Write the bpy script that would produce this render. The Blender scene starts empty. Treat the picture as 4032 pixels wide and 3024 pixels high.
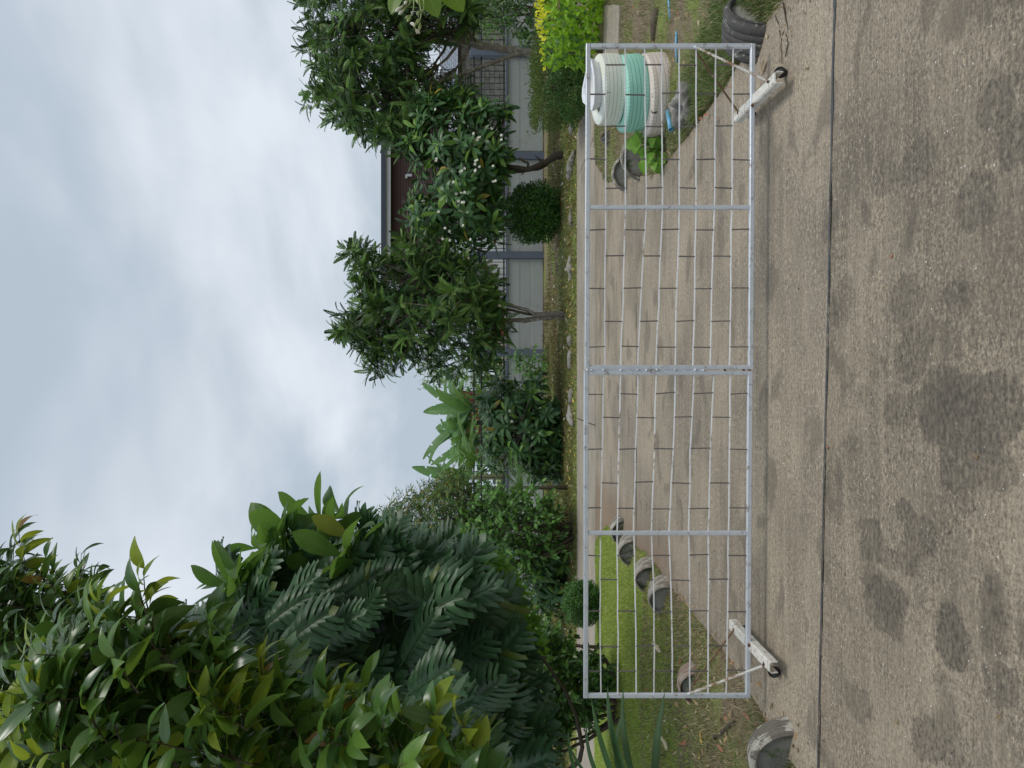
import bpy, math, random
import numpy as np
from mathutils import Vector, Matrix, noise as mnoise

R = np.random.default_rng(7)
random.seed(7)
PI = math.pi
sc = bpy.context.scene
COL = sc.collection

# ------------------------------------------------------------------ camera
F = 3000.0            # focal length in pixels of the 4032 px wide frame
EYE = 1.55
PITCH = math.atan(66.0 / F)
cp, sp = math.cos(PITCH), math.sin(PITCH)
FWD = np.array([0, cp, -sp]); DN = np.array([0, -sp, -cp]); RT = np.array([1.0, 0, 0])
cam = bpy.data.cameras.new("camera")
cam.sensor_width = 36.0
cam.lens = 36.0 * F / 4032.0
cam.clip_start = 0.05
cam.clip_end = 3000
camo = bpy.data.objects.new("camera", cam)
COL.objects.link(camo)
# the phone was held on its side: picture left is up, picture top is to the right
mx = Matrix(((DN[0], RT[0], -FWD[0], 0), (DN[1], RT[1], -FWD[1], 0), (DN[2], RT[2], -FWD[2], EYE), (0, 0, 0, 1)))
camo.matrix_world = mx
sc.camera = camo

# ------------------------------------------------------------------ sky and sun (overcast)
SUN_EL, SUN_ROT = math.radians(62), math.radians(118)
w = bpy.data.worlds.new("World"); sc.world = w; w.use_nodes = True
nt = w.node_tree; nt.nodes.clear()
def N(t, k, **kw):
    n = t.nodes.new(k)
    for a, b in kw.items():
        setattr(n, a, b)
    return n
def L(t, a, b): t.links.new(a, b)
def mathn(t, op, a, b=None, c=None, clamp=False):
    n = N(t, 'ShaderNodeMath', operation=op); n.use_clamp = clamp
    for i, v in enumerate((a, b, c)):
        if v is None: continue
        if isinstance(v, (int, float)): n.inputs[i].default_value = v
        else: L(t, v, n.inputs[i])
    return n.outputs[0]
def mixc(t, fac, a, b, bt='MIX'):
    n = N(t, 'ShaderNodeMix', data_type='RGBA', blend_type=bt); n.clamp_factor = True
    for i, v in ((0, fac), (6, a), (7, b)):
        if isinstance(v, (int, float)): n.inputs[i].default_value = v
        elif isinstance(v, tuple): n.inputs[i].default_value = (*v, 1)
        else: L(t, v, n.inputs[i])
    return n.outputs[2]
def ramp(t, x, a, b, lo=0.0, hi=1.0):
    n = N(t, 'ShaderNodeMapRange', interpolation_type='SMOOTHSTEP')
    n.inputs[1].default_value = a; n.inputs[2].default_value = b
    n.inputs[3].default_value = lo; n.inputs[4].default_value = hi
    L(t, x, n.inputs[0]); return n.outputs[0]
def noisen(t, vec, scale, detail=4, rough=0.55, dist=0.0):
    n = N(t, 'ShaderNodeTexNoise'); n.inputs['Scale'].default_value = scale
    n.inputs['Detail'].default_value = detail; n.inputs['Roughness'].default_value = rough
    n.inputs['Distortion'].default_value = dist
    L(t, vec, n.inputs['Vector']); return n.outputs[0]
def mapping(t, vec, scale=(1, 1, 1), loc=(0, 0, 0), rot=(0, 0, 0)):
    n = N(t, 'ShaderNodeMapping'); n.inputs['Scale'].default_value = scale
    n.inputs['Location'].default_value = loc; n.inputs['Rotation'].default_value = rot
    L(t, vec, n.inputs[0]); return n.outputs[0]
wo = N(nt, 'ShaderNodeOutputWorld'); bg = N(nt, 'ShaderNodeBackground')
sky = N(nt, 'ShaderNodeTexSky'); sky.sky_type = 'NISHITA'; sky.sun_disc = False
sky.sun_elevation = SUN_EL; sky.sun_rotation = SUN_ROT
bg.inputs[1].default_value = 0.1
tc = N(nt, 'ShaderNodeTexCoord')
sep = N(nt, 'ShaderNodeSeparateXYZ'); L(nt, tc.outputs['Generated'], sep.inputs[0])
zz = mathn(nt, 'ADD', mathn(nt, 'MAXIMUM', sep.outputs[2], 0.0), 0.22)
cmb = N(nt, 'ShaderNodeCombineXYZ')
L(nt, mathn(nt, 'DIVIDE', sep.outputs[0], zz), cmb.inputs[0])
L(nt, mathn(nt, 'DIVIDE', sep.outputs[1], zz), cmb.inputs[1])
v1 = mapping(nt, cmb.outputs[0], (1.0, 0.75, 1), (3.1, 1.2, 0))
big = noisen(nt, v1, 0.9, 5, 0.5, 0.35)
med = noisen(nt, mapping(nt, v1, (1, 1, 1), (7, 3, 0)), 2.1, 4, 0.5, 0.4)
cl = mathn(nt, 'ADD', mathn(nt, 'MULTIPLY', big, 0.7), mathn(nt, 'MULTIPLY', med, 0.3))
c = mixc(nt, ramp(nt, cl, 0.41, 0.62), (4.85, 5.65, 6.55), (8.0, 8.6, 9.3))
SKYMIX = mixc(nt, 0.95, sky.outputs[0], c)
L(nt, SKYMIX, bg.inputs[0]); L(nt, bg.outputs[0], wo.inputs[0])
sun = bpy.data.lights.new("sun", 'SUN'); sun.energy = 1.5; sun.angle = math.radians(20); sun.color = (1, 0.96, 0.9)
suno = bpy.data.objects.new("sun", sun); COL.objects.link(suno)
sd = Vector((math.sin(SUN_ROT) * math.cos(SUN_EL), math.cos(SUN_ROT) * math.cos(SUN_EL), math.sin(SUN_EL)))
suno.rotation_euler = sd.to_track_quat('Z', 'Y').to_euler()
suno.location = (0, 0, 30)
vs = sc.view_settings
vs.view_transform = 'Standard'; vs.look = 'None'; vs.exposure = 0; vs.gamma = 1; vs.use_curve_mapping = False

# ------------------------------------------------------------------ helpers
def ray(X, Y): return FWD + (X - 2016.0) / F * DN + (1512.0 - Y) / F * RT
def at(X, Y, y):
    d = ray(X, Y); s = y / d[1]
    return np.array([0, 0, EYE]) + d * s
def gr(X, Y, z=0.0):
    d = ray(X, Y); s = (z - EYE) / d[2]
    return np.array([0, 0, EYE]) + d * s
def props(o, label=None, cat=None, group=None, kind=None):
    if label: o['label'] = label
    if cat: o['category'] = cat
    if group: o['group'] = group
    if kind: o['kind'] = kind
    return o
def mesh(name, V, Fc, mat=None, uv=None, smooth=False):
    me = bpy.data.meshes.new(name)
    V = np.asarray(V, dtype=np.float32)
    me.vertices.add(len(V)); me.vertices.foreach_set('co', V.ravel())
    if isinstance(Fc, np.ndarray):
        k = Fc.shape[1]; li = Fc.ravel().astype(np.int32); st = np.arange(0, len(li), k, dtype=np.int32)
    else:
        li = np.array([i for f in Fc for i in f], dtype=np.int32)
        st = np.cumsum([0] + [len(f) for f in Fc])[:-1].astype(np.int32)
    me.loops.add(len(li)); me.loops.foreach_set('vertex_index', li)
    me.polygons.add(len(st)); me.polygons.foreach_set('loop_start', st)
    me.polygons.foreach_set('use_smooth', np.full(len(st), bool(smooth)))
    if uv is not None:
        ul = me.uv_layers.new(name='uv')
        ul.data.foreach_set('uv', np.asarray(uv, dtype=np.float32)[li].ravel())
    if mat: me.materials.append(mat)
    me.update(calc_edges=True); me.validate()
    return me
def link(name, data, parent=None, M=None):
    o = bpy.data.objects.new(name, data); COL.objects.link(o)
    if parent is not None:
        o.parent = parent
        base = Matrix.Translation(-wloc(parent))
        o.matrix_basis = base @ M if M is not None else base
    elif M is not None: o.matrix_basis = M
    WL[o.name] = wloc(parent) + o.matrix_basis.translation if parent is not None else o.matrix_basis.translation.copy()
    return o
WL = {}
def wloc(o):
    return WL[o.name].copy()
def empty(name, loc, label, cat, group=None):
    o = bpy.data.objects.new(name, None); COL.objects.link(o); o.empty_display_size = .1
    o.location = loc; WL[o.name] = Vector(loc)
    return props(o, label, cat, group)
class MB:
    def __init__(s): s.V = []; s.F = []; s.n = 0
    def add(s, V, Fc):
        V = np.asarray(V, dtype=float)
        s.V.append(V); s.F += [tuple(int(i) + s.n for i in f) for f in Fc]; s.n += len(V); return s
    def box(s, a, b):
        x0, y0, z0 = a; x1, y1, z1 = b
        V = [(x0,y0,z0),(x1,y0,z0),(x1,y1,z0),(x0,y1,z0),(x0,y0,z1),(x1,y0,z1),(x1,y1,z1),(x0,y1,z1)]
        return s.add(V, [(0,3,2,1),(4,5,6,7),(0,1,5,4),(1,2,6,5),(2,3,7,6),(3,0,4,7)])
    def bbox(s, a, b, c=.004):
        # box with chamfered edges
        x0, y0, z0 = a; x1, y1, z1 = b
        V = []; idx = {}
        for i, x in ((0, x0), (1, x1)):
            for j, y in ((0, y0), (1, y1)):
                for k, z in ((0, z0), (1, z1)):
                    sx, sy, sz = (1 if i == 0 else -1), (1 if j == 0 else -1), (1 if k == 0 else -1)
                    idx[i, j, k] = len(V)
                    V += [(x, y + sy*c, z + sz*c), (x + sx*c, y, z + sz*c), (x + sx*c, y + sy*c, z)]
        g = lambda i, j, k, a_: idx[i, j, k] + a_
        Fc = []
        for i in (0, 1): Fc.append([g(i,0,0,0), g(i,1,0,0), g(i,1,1,0), g(i,0,1,0)][::(-1 if i == 0 else 1)])
        for j in (0, 1): Fc.append([g(0,j,0,1), g(1,j,0,1), g(1,j,1,1), g(0,j,1,1)][::(1 if j == 0 else -1)])
        for k in (0, 1): Fc.append([g(0,0,k,2), g(1,0,k,2), g(1,1,k,2), g(0,1,k,2)][::(-1 if k == 0 else 1)])
        for i in (0, 1):
            for j in (0, 1): Fc.append([g(i,j,0,0), g(i,j,0,1), g(i,j,1,1), g(i,j,1,0)])
            for k in (0, 1): Fc.append([g(i,0,k,0), g(i,0,k,2), g(i,1,k,2), g(i,1,k,0)])
        for j in (0, 1):
            for k in (0, 1): Fc.append([g(0,j,k,1), g(0,j,k,2), g(1,j,k,2), g(1,j,k,1)])
        for key in idx: Fc.append([idx[key], idx[key]+1, idx[key]+2])
        return s.add(V, Fc)
    def tube(s, P, r, sides=6, cap=True, up=(0, 0, 1), rot=0.0):
        P = np.asarray(P, dtype=float); n = len(P)
        r = np.full(n, r, dtype=float) if np.isscalar(r) else np.asarray(r, dtype=float)
        T = np.gradient(P, axis=0); T /= np.linalg.norm(T, axis=1)[:, None] + 1e-12
        up = np.array(up, dtype=float); V = []
        for i in range(n):
            a = np.cross(T[i], up)
            if np.linalg.norm(a) < .05: a = np.cross(T[i], (1, 0, 0.01)) if i == 0 else aprev
            a /= np.linalg.norm(a)
            if i and np.dot(a, aprev) < 0: a = -a
            aprev = a
            b = np.cross(T[i], a)
            for k in range(sides):
                t = rot + 2*PI*k/sides
                V.append(P[i] + r[i]*(math.cos(t)*a + math.sin(t)*b))
        Fc = [(i*sides+k, i*sides+(k+1) % sides, (i+1)*sides+(k+1) % sides, (i+1)*sides+k) for i in range(n-1) for k in range(sides)]
        if cap: Fc += [tuple(range(sides))[::-1], tuple((n-1)*sides+k for k in range(sides))]
        return s.add(V, Fc)
    def lathe(s, prof, M=None, seg=32, close=False):
        V = []; m = len(prof)
        for k in range(seg):
            t = 2*PI*k/seg
            for (r, z) in prof: V.append((r*math.cos(t), r*math.sin(t), z))
        V = np.array(V)
        if M is not None:
            Mn = np.array(M); V = V @ Mn[:3, :3].T + Mn[:3, 3]
        Fc = []
        mm = m if close else m-1
        for k in range(seg):
            for j in range(mm):
                a, b = k*m+j, k*m+(j+1) % m; c_, d = ((k+1) % seg)*m+(j+1) % m, ((k+1) % seg)*m+j
                Fc.append((a, d, c_, b))
        return s.add(V, Fc)
    def data(s, name, mat, smooth=False):
        return mesh(name, np.concatenate(s.V), s.F, mat, smooth=smooth)
    def build(s, name, mat, parent=None, smooth=False):
        return link(name, s.data(name, mat, smooth), parent)

# ------------------------------------------------------------------ materials
def newmat(name):
    m = bpy.data.materials.new(name); m.use_nodes = True; t = m.node_tree; t.nodes.clear()
    out = N(t, 'ShaderNodeOutputMaterial'); p = N(t, 'ShaderNodeBsdfPrincipled'); L(t, p.outputs[0], out.inputs[0])
    return m, t, p, out
def bumpn(t, h, s, d=0.01, nrm=None):
    b = N(t, 'ShaderNodeBump'); b.inputs['Strength'].default_value = s; b.inputs['Distance'].default_value = d
    L(t, h, b.inputs['Height'])
    if nrm is not None: L(t, nrm, b.inputs['Normal'])
    return b.outputs[0]
def leafmat(name, c1, c2, rib=(.2, .28, .1), rough=.42, trans=.3, tcol=None, ribw=.05, veins=0.0, old=None, vs_=9, oldp=.04, spec=.3):
    c1 = tuple(x*1.3 for x in c1); c2 = tuple(x*1.3 for x in c2)
    m, t, p, out = newmat(name)
    oi = N(t, 'ShaderNodeObjectInfo'); ge = N(t, 'ShaderNodeNewGeometry')
    rnd = mathn(t, 'FRACT', mathn(t, 'ADD', oi.outputs['Random'], ge.outputs['Random Per Island']))
    rn2 = mathn(t, 'FRACT', mathn(t, 'MULTIPLY', rnd, 17.3))
    col = mixc(t, rnd, c1, c2)
    nn = noisen(t, ge.outputs['Position'], 9.0, 3)
    col = mixc(t, ramp(t, nn, .3, .75, 0, .45), col, tuple(x*1.7 for x in c2), 'MIX')
    if old: col = mixc(t, mathn(t, 'GREATER_THAN', rn2, 1-oldp), col, old)
    uvn = N(t, 'ShaderNodeUVMap'); s = N(t, 'ShaderNodeSeparateXYZ'); L(t, uvn.outputs[0], s.inputs[0])
    au = mathn(t, 'ABSOLUTE', s.outputs[0])
    if veins > 0:
        vv = mathn(t, 'SINE', mathn(t, 'MULTIPLY', mathn(t, 'SUBTRACT', s.outputs[1], mathn(t, 'MULTIPLY', au, .16)), vs_*2*PI))
        vm = ramp(t, vv, .8, 1.0, 0, veins)
        col = mixc(t, vm, col, rib)
    if ribw > 0: col = mixc(t, ramp(t, au, ribw*.5, ribw*1.6, .8, 0), col, rib)
    L(t, col, p.inputs['Base Color'])
    p.inputs['Roughness'].default_value = rough
    if 'Specular IOR Level' in p.inputs: p.inputs['Specular IOR Level'].default_value = spec
    tr = N(t, 'ShaderNodeBsdfTranslucent'); mx_ = N(t, 'ShaderNodeMixShader'); mx_.inputs[0].default_value = trans
    tc_ = mixc(t, .6, col, tcol or tuple(min(1, x*2.6) for x in c2))
    L(t, tc_, tr.inputs[0]); L(t, p.outputs[0], mx_.inputs[1]); L(t, tr.outputs[0], mx_.inputs[2]); L(t, mx_.outputs[0], out.inputs[0])
    return m
def plain(name, col, rough=.6, metal=0.0, var=.15, nscale=8, bump=0.0, bscale=60, dirt=None, dirtamt=.5, dscale=3, spec=.5):
    m, t, p, out = newmat(name)
    ge = N(t, 'ShaderNodeNewGeometry'); P = ge.outputs['Position']
    oi = N(t, 'ShaderNodeObjectInfo')
    n1 = noisen(t, P, nscale, 5)
    k = mathn(t, 'ADD', 1-var, mathn(t, 'MULTIPLY', n1, 2*var))
    k = mathn(t, 'MULTIPLY', k, mathn(t, 'ADD', 1-var*.5, mathn(t, 'MULTIPLY', oi.outputs['Random'], var)))
    cc = N(t, 'ShaderNodeCombineXYZ')
    for i in range(3): L(t, mathn(t, 'MULTIPLY', k, col[i]), cc.inputs[i])
    c_ = cc.outputs[0]
    if dirt:
        dn = noisen(t, P, dscale, 8, .7)
        c_ = mixc(t, ramp(t, dn, .62-.25*dirtamt, .72-.2*dirtamt), c_, dirt)
    L(t, c_, p.inputs['Base Color']); p.inputs['Roughness'].default_value = rough; p.inputs['Metallic'].default_value = metal
    p.inputs['Specular IOR Level'].default_value = spec
    if bump: L(t, bumpn(t, noisen(t, P, bscale, 5), bump), p.inputs['Normal'])
    return m

def concrete(name, c1, c2, stains=(), stainall=.5, groove=1.0, brownedge=False, speck=1.0):
    m, t, p, out = newmat(name)
    ge = N(t, 'ShaderNodeNewGeometry'); P = ge.outputs['Position']
    big = noisen(t, P, .9, 5, .6, .3)
    col = mixc(t, ramp(t, big, .35, .68), c1, c2)
    # trowel streaks running across the drive
    st = noisen(t, mapping(t, P, (1.1, 14, 1)), 1.0, 5, .6)
    col = mixc(t, ramp(t, st, .42, .72, 0, .42), col, tuple(x*1.28 for x in c2))
    st2 = noisen(t, mapping(t, P, (2.0, 30, 1), (3, 0, 0)), 1.0, 4, .6)
    col = mixc(t, ramp(t, st2, .5, .75, 0, .4), col, tuple(x*.62 for x in c1))
    # mottled sand grain
    g1 = noisen(t, P, 88, 5, .72)
    gm_ = ramp(t, noisen(t, P, 3.3, 5, .65), .35, .65, .55, 1.0)
    col = mixc(t, mathn(t, 'MULTIPLY', gm_, ramp(t, g1, .36, .52, .8, 0)), col, tuple(x*.45 for x in c1))
    col = mixc(t, mathn(t, 'MULTIPLY', gm_, ramp(t, g1, .52, .68, 0, .62)), col, tuple(min(1, x*1.55) for x in c2))
    g2 = noisen(t, mapping(t, P, (1, 1.6, 1)), 36, 5, .7)
    col = mixc(t, mathn(t, 'MULTIPLY', gm_, ramp(t, g2, .52, .68, 0, .75)), col, tuple(min(1, x*1.6) for x in c2))
    col = mixc(t, mathn(t, 'MULTIPLY', gm_, ramp(t, g2, .48, .36, 0, .85)), col, tuple(x*.6 for x in c1))
    # exposed pale aggregate
    vo = N(t, 'ShaderNodeTexVoronoi'); vo.inputs['Scale'].default_value = 75; L(t, P, vo.inputs['Vector'])
    dist_ = ramp(t, vo.outputs['Distance'], .16, .30, 1, 0)
    sel = N(t, 'ShaderNodeSeparateXYZ'); L(t, vo.outputs['Color'], sel.inputs[0])
    area = ramp(t, noisen(t, P, 1.7, 3), .45, .65)
    thr = mathn(t, 'SUBTRACT', .99, mathn(t, 'MULTIPLY', area, .035))
    pick = mathn(t, 'GREATER_THAN', sel.outputs[0], thr)
    sm = mathn(t, 'MULTIPLY', mathn(t, 'MULTIPLY', dist_, pick), speck)
    col = mixc(t, sm, col, (.75, .74, .70))
    # damp dark stains
    dnz = noisen(t, P, 6.5, 7, .72)
    if stainall > 0:
        bl = noisen(t, mapping(t, P, (1, 1.5, 1), (5, 2, 0)), 2.3, 4, .5, .3)
        col = mixc(t, ramp(t, bl, .56, .64, 0, stainall), col, tuple(x*.55 for x in c1))
    spx = N(t, 'ShaderNodeSeparateXYZ'); L(t, P, spx.inputs[0])
    tot = None
    for (sx, sy, rx, ry, a_, str_) in stains:
        dx = mathn(t, 'SUBTRACT', spx.outputs[0], sx); dy = mathn(t, 'SUBTRACT', spx.outputs[1], sy)
        ca, sa = math.cos(a_), math.sin(a_)
        u = mathn(t, 'DIVIDE', mathn(t, 'ADD', mathn(t, 'MULTIPLY', dx, ca), mathn(t, 'MULTIPLY', dy, sa)), rx)
        v = mathn(t, 'DIVIDE', mathn(t, 'SUBTRACT', mathn(t, 'MULTIPLY', dy, ca), mathn(t, 'MULTIPLY', dx, sa)), ry)
        d2 = mathn(t, 'SQRT', mathn(t, 'ADD', mathn(t, 'MULTIPLY', u, u), mathn(t, 'MULTIPLY', v, v)))
        d2 = mathn(t, 'ADD', d2, mathn(t, 'MULTIPLY', mathn(t, 'SUBTRACT', dnz, .5), 2.2))
        k = ramp(t, d2, .90, 1.02, min(1, str_*1.15), 0)
        tot = k if tot is None else mathn(t, 'MAXIMUM', tot, k)
    if tot is not None:
        col = mixc(t, mathn(t, 'MULTIPLY', tot, .76), col, mixc(t, ramp(t, g2, .4, .6), (c1[0]*.26, c1[1]*.27, c1[2]*.29), (c1[0]*.85, c1[1]*.86, c1[2]*.88)))
    if brownedge:
        # red soil washed over the left side
        rs = noisen(t, P, 1.6, 5, .6)
        ed = mathn(t, 'ADD', mathn(t, 'MULTIPLY', mathn(t, 'ADD', spx.outputs[0], 1.55), -1.5), mathn(t, 'MULTIPLY', rs, 1.3))
        near = ramp(t, spx.outputs[1], 6.0, 7.5)
        col = mixc(t, mathn(t, 'MULTIPLY', ramp(t, ed, .1, .9, 0, .75), near), col, (.21, .14, .085))
    L(t, col, p.inputs['Base Color'])
    rg = ramp(t, big, .3, .7, .62, .8)
    L(t, rg, p.inputs['Roughness'])
    gv = noisen(t, mapping(t, P, (1.2, 120, 1)), 1.0, 3, .5)
    ga = ramp(t, noisen(t, P, 1.3, 3), .5, .62, 0, 1)
    h = mathn(t, 'ADD', mathn(t, 'MULTIPLY', g1, .5), mathn(t, 'MULTIPLY', mathn(t, 'MULTIPLY', gv, ga), 1.1*groove))
    h = mathn(t, 'ADD', h, mathn(t, 'MULTIPLY', g2, .5))
    L(t, bumpn(t, h, .75, .006), p.inputs['Normal'])
    return m

STAINS = []
for (X, Y, hx, hy, rt_, s_) in [
        (3480,2380,150,60,.2,.6),(3620,2120,120,50,.0,.55),(3780,1830,140,70,.1,.6),(3320,1180,110,30,0,.4),(3560,1180,120,50,.1,.5),(3840,780,160,60,.1,.55),(3950,2700,120,55,.1,.55),(3380,2760,90,40,.0,.45),(3700,1610,190,62,.0,.62),(3870,1640,230,105,.15,.72),(3910,1850,120,60,.1,.5),(3690,1500,90,45,.2,.5),
        (3590,1400,150,45,-.1,.62),(3545,1620,100,40,0,.5),(3640,1300,80,36,.1,.45),(3560,2020,58,28,0,.7),
        (3430,2120,120,40,.25,.6),(3500,2200,60,30,0,.5),(3740,2510,150,50,.05,.75),(3570,2200,95,30,.1,.55),
        (3460,2380,90,36,.1,.6),(3760,1150,60,35,0,.5),(3930,400,150,60,.2,.6),(3980,560,160,50,0,.55),
        (3600,640,120,60,.1,.5),(3480,700,90,40,0,.4),(3650,2930,110,55,.1,.6),(3760,2990,90,40,0,.5),(3900,2300,45,22,0,.4),
        (3350,1750,50,26,0,.35),(3400,1560,60,30,0,.3),(3800,1980,60,24,0,.45),(3940,2420,50,25,0,.4)]:
    g0 = gr(X, Y); sc_ = (EYE) / (X-1950.0)   # metres per pixel across at that distance
    hy_m = g0[1] - gr(X+hy*1.0, Y)[1]
    STAINS.append((g0[0], g0[1], hx*sc_*.82, abs(hy_m)*1.5, rt_, s_))
M_CON_A = concrete('drive_concrete', (.155, .127, .092), (.335, .276, .20), STAINS, .5, 1.3)
M_CON_B = concrete('drive_concrete_far', (.215, .176, .130), (.39, .325, .238), (), .5, .8, True)
M_CON_C = concrete('street_concrete', (.29, .25, .195), (.41, .355, .28), (), .25, .4, speck=.3)
M_SEAL = plain('joint_sealant', (.055, .06, .068), .45, var=.3, bump=.4)
M_STEEL = plain('silver_paint', (.60, .64, .69), .36, .2, .16, 14, dirt=(.33, .30, .28), dirtamt=.3, dscale=18, bump=.15, bscale=80)
M_ROD = plain('silver_rod', (.85, .86, .87), .4, .15, .15, 14, dirt=(.36, .28, .20), dirtamt=.2, dscale=5)
M_SPACER = plain('shaded_rod', (.155, .14, .13), .5, .2, .3, 14)  # upright silver bars: the shade on their front faces is painted as dark colour
M_BRACEW = plain('white_rebar', (.62, .60, .55), .6, 0, .2, 20, dirt=(.25, .13, .06), dirtamt=.6, dscale=16, bump=.6, bscale=150)
M_BRACER = plain('rusty_rebar', (.17, .10, .055), .8, 0, .35, 20, dirt=(.42, .38, .3), dirtamt=.35, dscale=30, bump=.6, bscale=150)
M_FOOT = plain('peeling_white_paint', (.72, .70, .64), .6, 0, .14, 30, dirt=(.40, .31, .21), dirtamt=.45, dscale=28, bump=.5, bscale=50)
M_RUST = plain('rust', (.14, .06, .03), .9, 0, .4, 30, bump=.5)
M_RUBBER = plain('black_rubber', (.022, .022, .025), .5, 0, .3, 10)
M_BARK = plain('pale_bark', (.19, .16, .13), .9, 0, .45, 12, bump=1.0, bscale=30, dirt=(.36, .34, .31), dirtamt=.5, dscale=9)
M_BARKD = plain('dark_bark', (.10, .075, .055), .9, 0, .4, 12, bump=1.0, bscale=30)
M_TWIG = plain('twig_bark', (.07, .055, .035), .85, 0, .3, 20)
M_PANEL = plain('grey_wall_paint', (.40, .43, .43), .7, 0, .08, 1.5, bump=.15, bscale=40, dirt=(.34, .355, .34), dirtamt=.3, dscale=1.2)
M_SLATE = plain('slate_paint', (.13, .155, .21), .6, 0, .12, 3)
M_PLINTH = plain('stained_plinth', (.105, .085, .06), .9, 0, .35, 2.5, bump=.4, dirt=(.17, .09, .04), dirtamt=.3, dscale=1.5)
M_IRON = plain('black_iron', (.012, .014, .022), .5, 0, .2, 5)
M_GROUT = plain('light_grout', (.62, .64, .64), .7, 0, .1, 3)

# ------------------------------------------------------------------ polygons and ground
def clip(poly, a, b, c_):   # keep a x + b y <= c
    out = []
    for i in range(len(poly)):
        p, q = poly[i], poly[(i+1) % len(poly)]
        dp, dq = a*p[0]+b*p[1]-c_, a*q[0]+b*q[1]-c_
        if dp <= 0: out.append(p)
        if dp*dq < 0:
            k = dp/(dp-dq); out.append((p[0]+k*(q[0]-p[0]), p[1]+k*(q[1]-p[1])))
    return out
def inside(P, poly):
    x, y = P[:, 0], P[:, 1]; r = np.zeros(len(P), bool); n = len(poly)
    for i in range(n):
        x1, y1 = poly[i]; x2, y2 = poly[(i+1) % n]
        c_ = ((y1 > y) != (y2 > y))
        with np.errstate(divide='ignore', invalid='ignore'):
            r ^= c_ & (x < (x2-x1)*(y-y1)/((y2-y1) if y2 != y1 else 1e-9)+x1)
    return r
def pdist(P, poly):
    d = np.full(len(P), 1e9)
    for i in range(len(poly)):
        a = np.array(poly[i]); b = np.array(poly[(i+1) % len(poly)]); ab = b-a
        t = np.clip(((P-a) @ ab)/(ab @ ab+1e-12), 0, 1)
        d = np.minimum(d, np.linalg.norm(P-(a+t[:, None]*ab), axis=1))
    return d
def sdist(P, poly):
    d = pdist(P, poly); return np.where(inside(P, poly), -d, d)
DRIVE = [(-2.1, -4), (2.15, -4), (2.08, 4.0), (2.0, 5.5), (2.0, 7.2), (2.5, 9.3), (2.78, 10.5), (3.4, 11.78),
         (-2.45, 11.78), (-1.98, 10.6), (-1.72, 7.6), (-1.79, 6.7), (-1.82, 5.0), (-1.98, 4.0)]
STREET = [(-60, 11.8), (60, 11.8), (60, 14.45), (-60, 14.45)]
STREET = [(-60, 11.8), (4.6, 11.8), (4.9, 14.45), (-60, 14.45)]
def vnoise(x, y, s, seed=0.0):
    # cheap smooth value noise
    rs = np.random.default_rng(int(seed)+11); G_ = rs.random((64, 64))
    u, v = x*s+seed*1.7, y*s+seed*.9
    i, j = np.floor(u).astype(int), np.floor(v).astype(int); fu, fv = u-i, v-j
    fu, fv = fu*fu*(3-2*fu), fv*fv*(3-2*fv)
    g = lambda a, b: G_[a % 64, b % 64]
    return (g(i, j)*(1-fu)+g(i+1, j)*fu)*(1-fv)+(g(i, j+1)*(1-fu)+g(i+1, j+1)*fu)*fv
def gheight(x, y):
    P = np.stack([x, y], 1)
    d = np.minimum(sdist(P, DRIVE), sdist(P, STREET))
    h = -.03 + .05*np.clip(d/.35, 0, 1) + .035*np.clip(d/1.5, 0, 1)
    h += (.022*vnoise(x, y, 3.2, 1)+.012*vnoise(x, y, 9, 2)-.015)*np.clip(d/.15, 0, 1)
    h = np.where(d < -.08, -.12, h)
    # verge rises a little to the wall
    h += .06*np.clip((y-14.6)/6, 0, 1)*(y > 14.5)
    return h
def grid_ground():
    xs = np.concatenate([np.linspace(-400, -16, 18), np.arange(-15.9, 15.95, .09), np.linspace(16, 400, 18)])
    ys = np.concatenate([np.linspace(-60, 2.9, 10), np.arange(3.0, 23.05, .09), np.linspace(23.2, 900, 24)])
    X, Y = np.meshgrid(xs, ys, indexing='ij')
    Z = gheight(X.ravel(), Y.ravel())
    V = np.stack([X.ravel(), Y.ravel(), Z], 1)
    nx, ny = len(xs), len(ys)
    i, j = np.meshgrid(np.arange(nx-1), np.arange(ny-1), indexing='ij')
    a = (i*ny+j).ravel(); Fc = np.stack([a, a+ny, a+ny+1, a+1], 1)
    return V, Fc
def groundmat():
    m, t, p, out = newmat('soil_and_turf')
    ge = N(t, 'ShaderNodeNewGeometry'); P = ge.outputs['Position']
    s = N(t, 'ShaderNodeSeparateXYZ'); L(t, P, s.inputs[0])
    a = noisen(t, P, 6, 6, .65); b = noisen(t, P, 45, 4, .7); c_ = noisen(t, P, 1.1, 4, .6)
    soil = mixc(t, a, (.14, .10, .066), (.32, .235, .16))
    soil = mixc(t, ramp(t, b, .45, .7, 0, .7), soil, (.27, .215, .15))
    soil = mixc(t, ramp(t, b, .3, .45, .7, 0), soil, (.03, .022, .015))
    turf = mixc(t, a, (.12, .16, .03), (.28, .35, .07))
    x, y = s.outputs[0], s.outputs[1]
    lawn = mathn(t, 'MULTIPLY', ramp(t, x, -1.5, -2.4), ramp(t, y, 5.2, 7.6))
    verge = mathn(t, 'MULTIPLY', ramp(t, y, 14.3, 14.6), ramp(t, y, 18.5, 16.5))
    gm = mathn(t, 'MAXIMUM', mathn(t, 'MAXIMUM', lawn, mathn(t, 'MULTIPLY', verge, .75)), .38)
    f = mathn(t, 'ADD', c_, mathn(t, 'MULTIPLY', gm, .55))
    col = mixc(t, ramp(t, mathn(t, 'ADD', f, mathn(t, 'MULTIPLY', a, .3)), .78, 1.0), soil, turf)
    L(t, col, p.inputs['Base Color']); p.inputs['Roughness'].default_value = .95
    L(t, bumpn(t, mathn(t, 'ADD', a, b), .9, .03), p.inputs['Normal'])
    return m
V, Fc = grid_ground()
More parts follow.
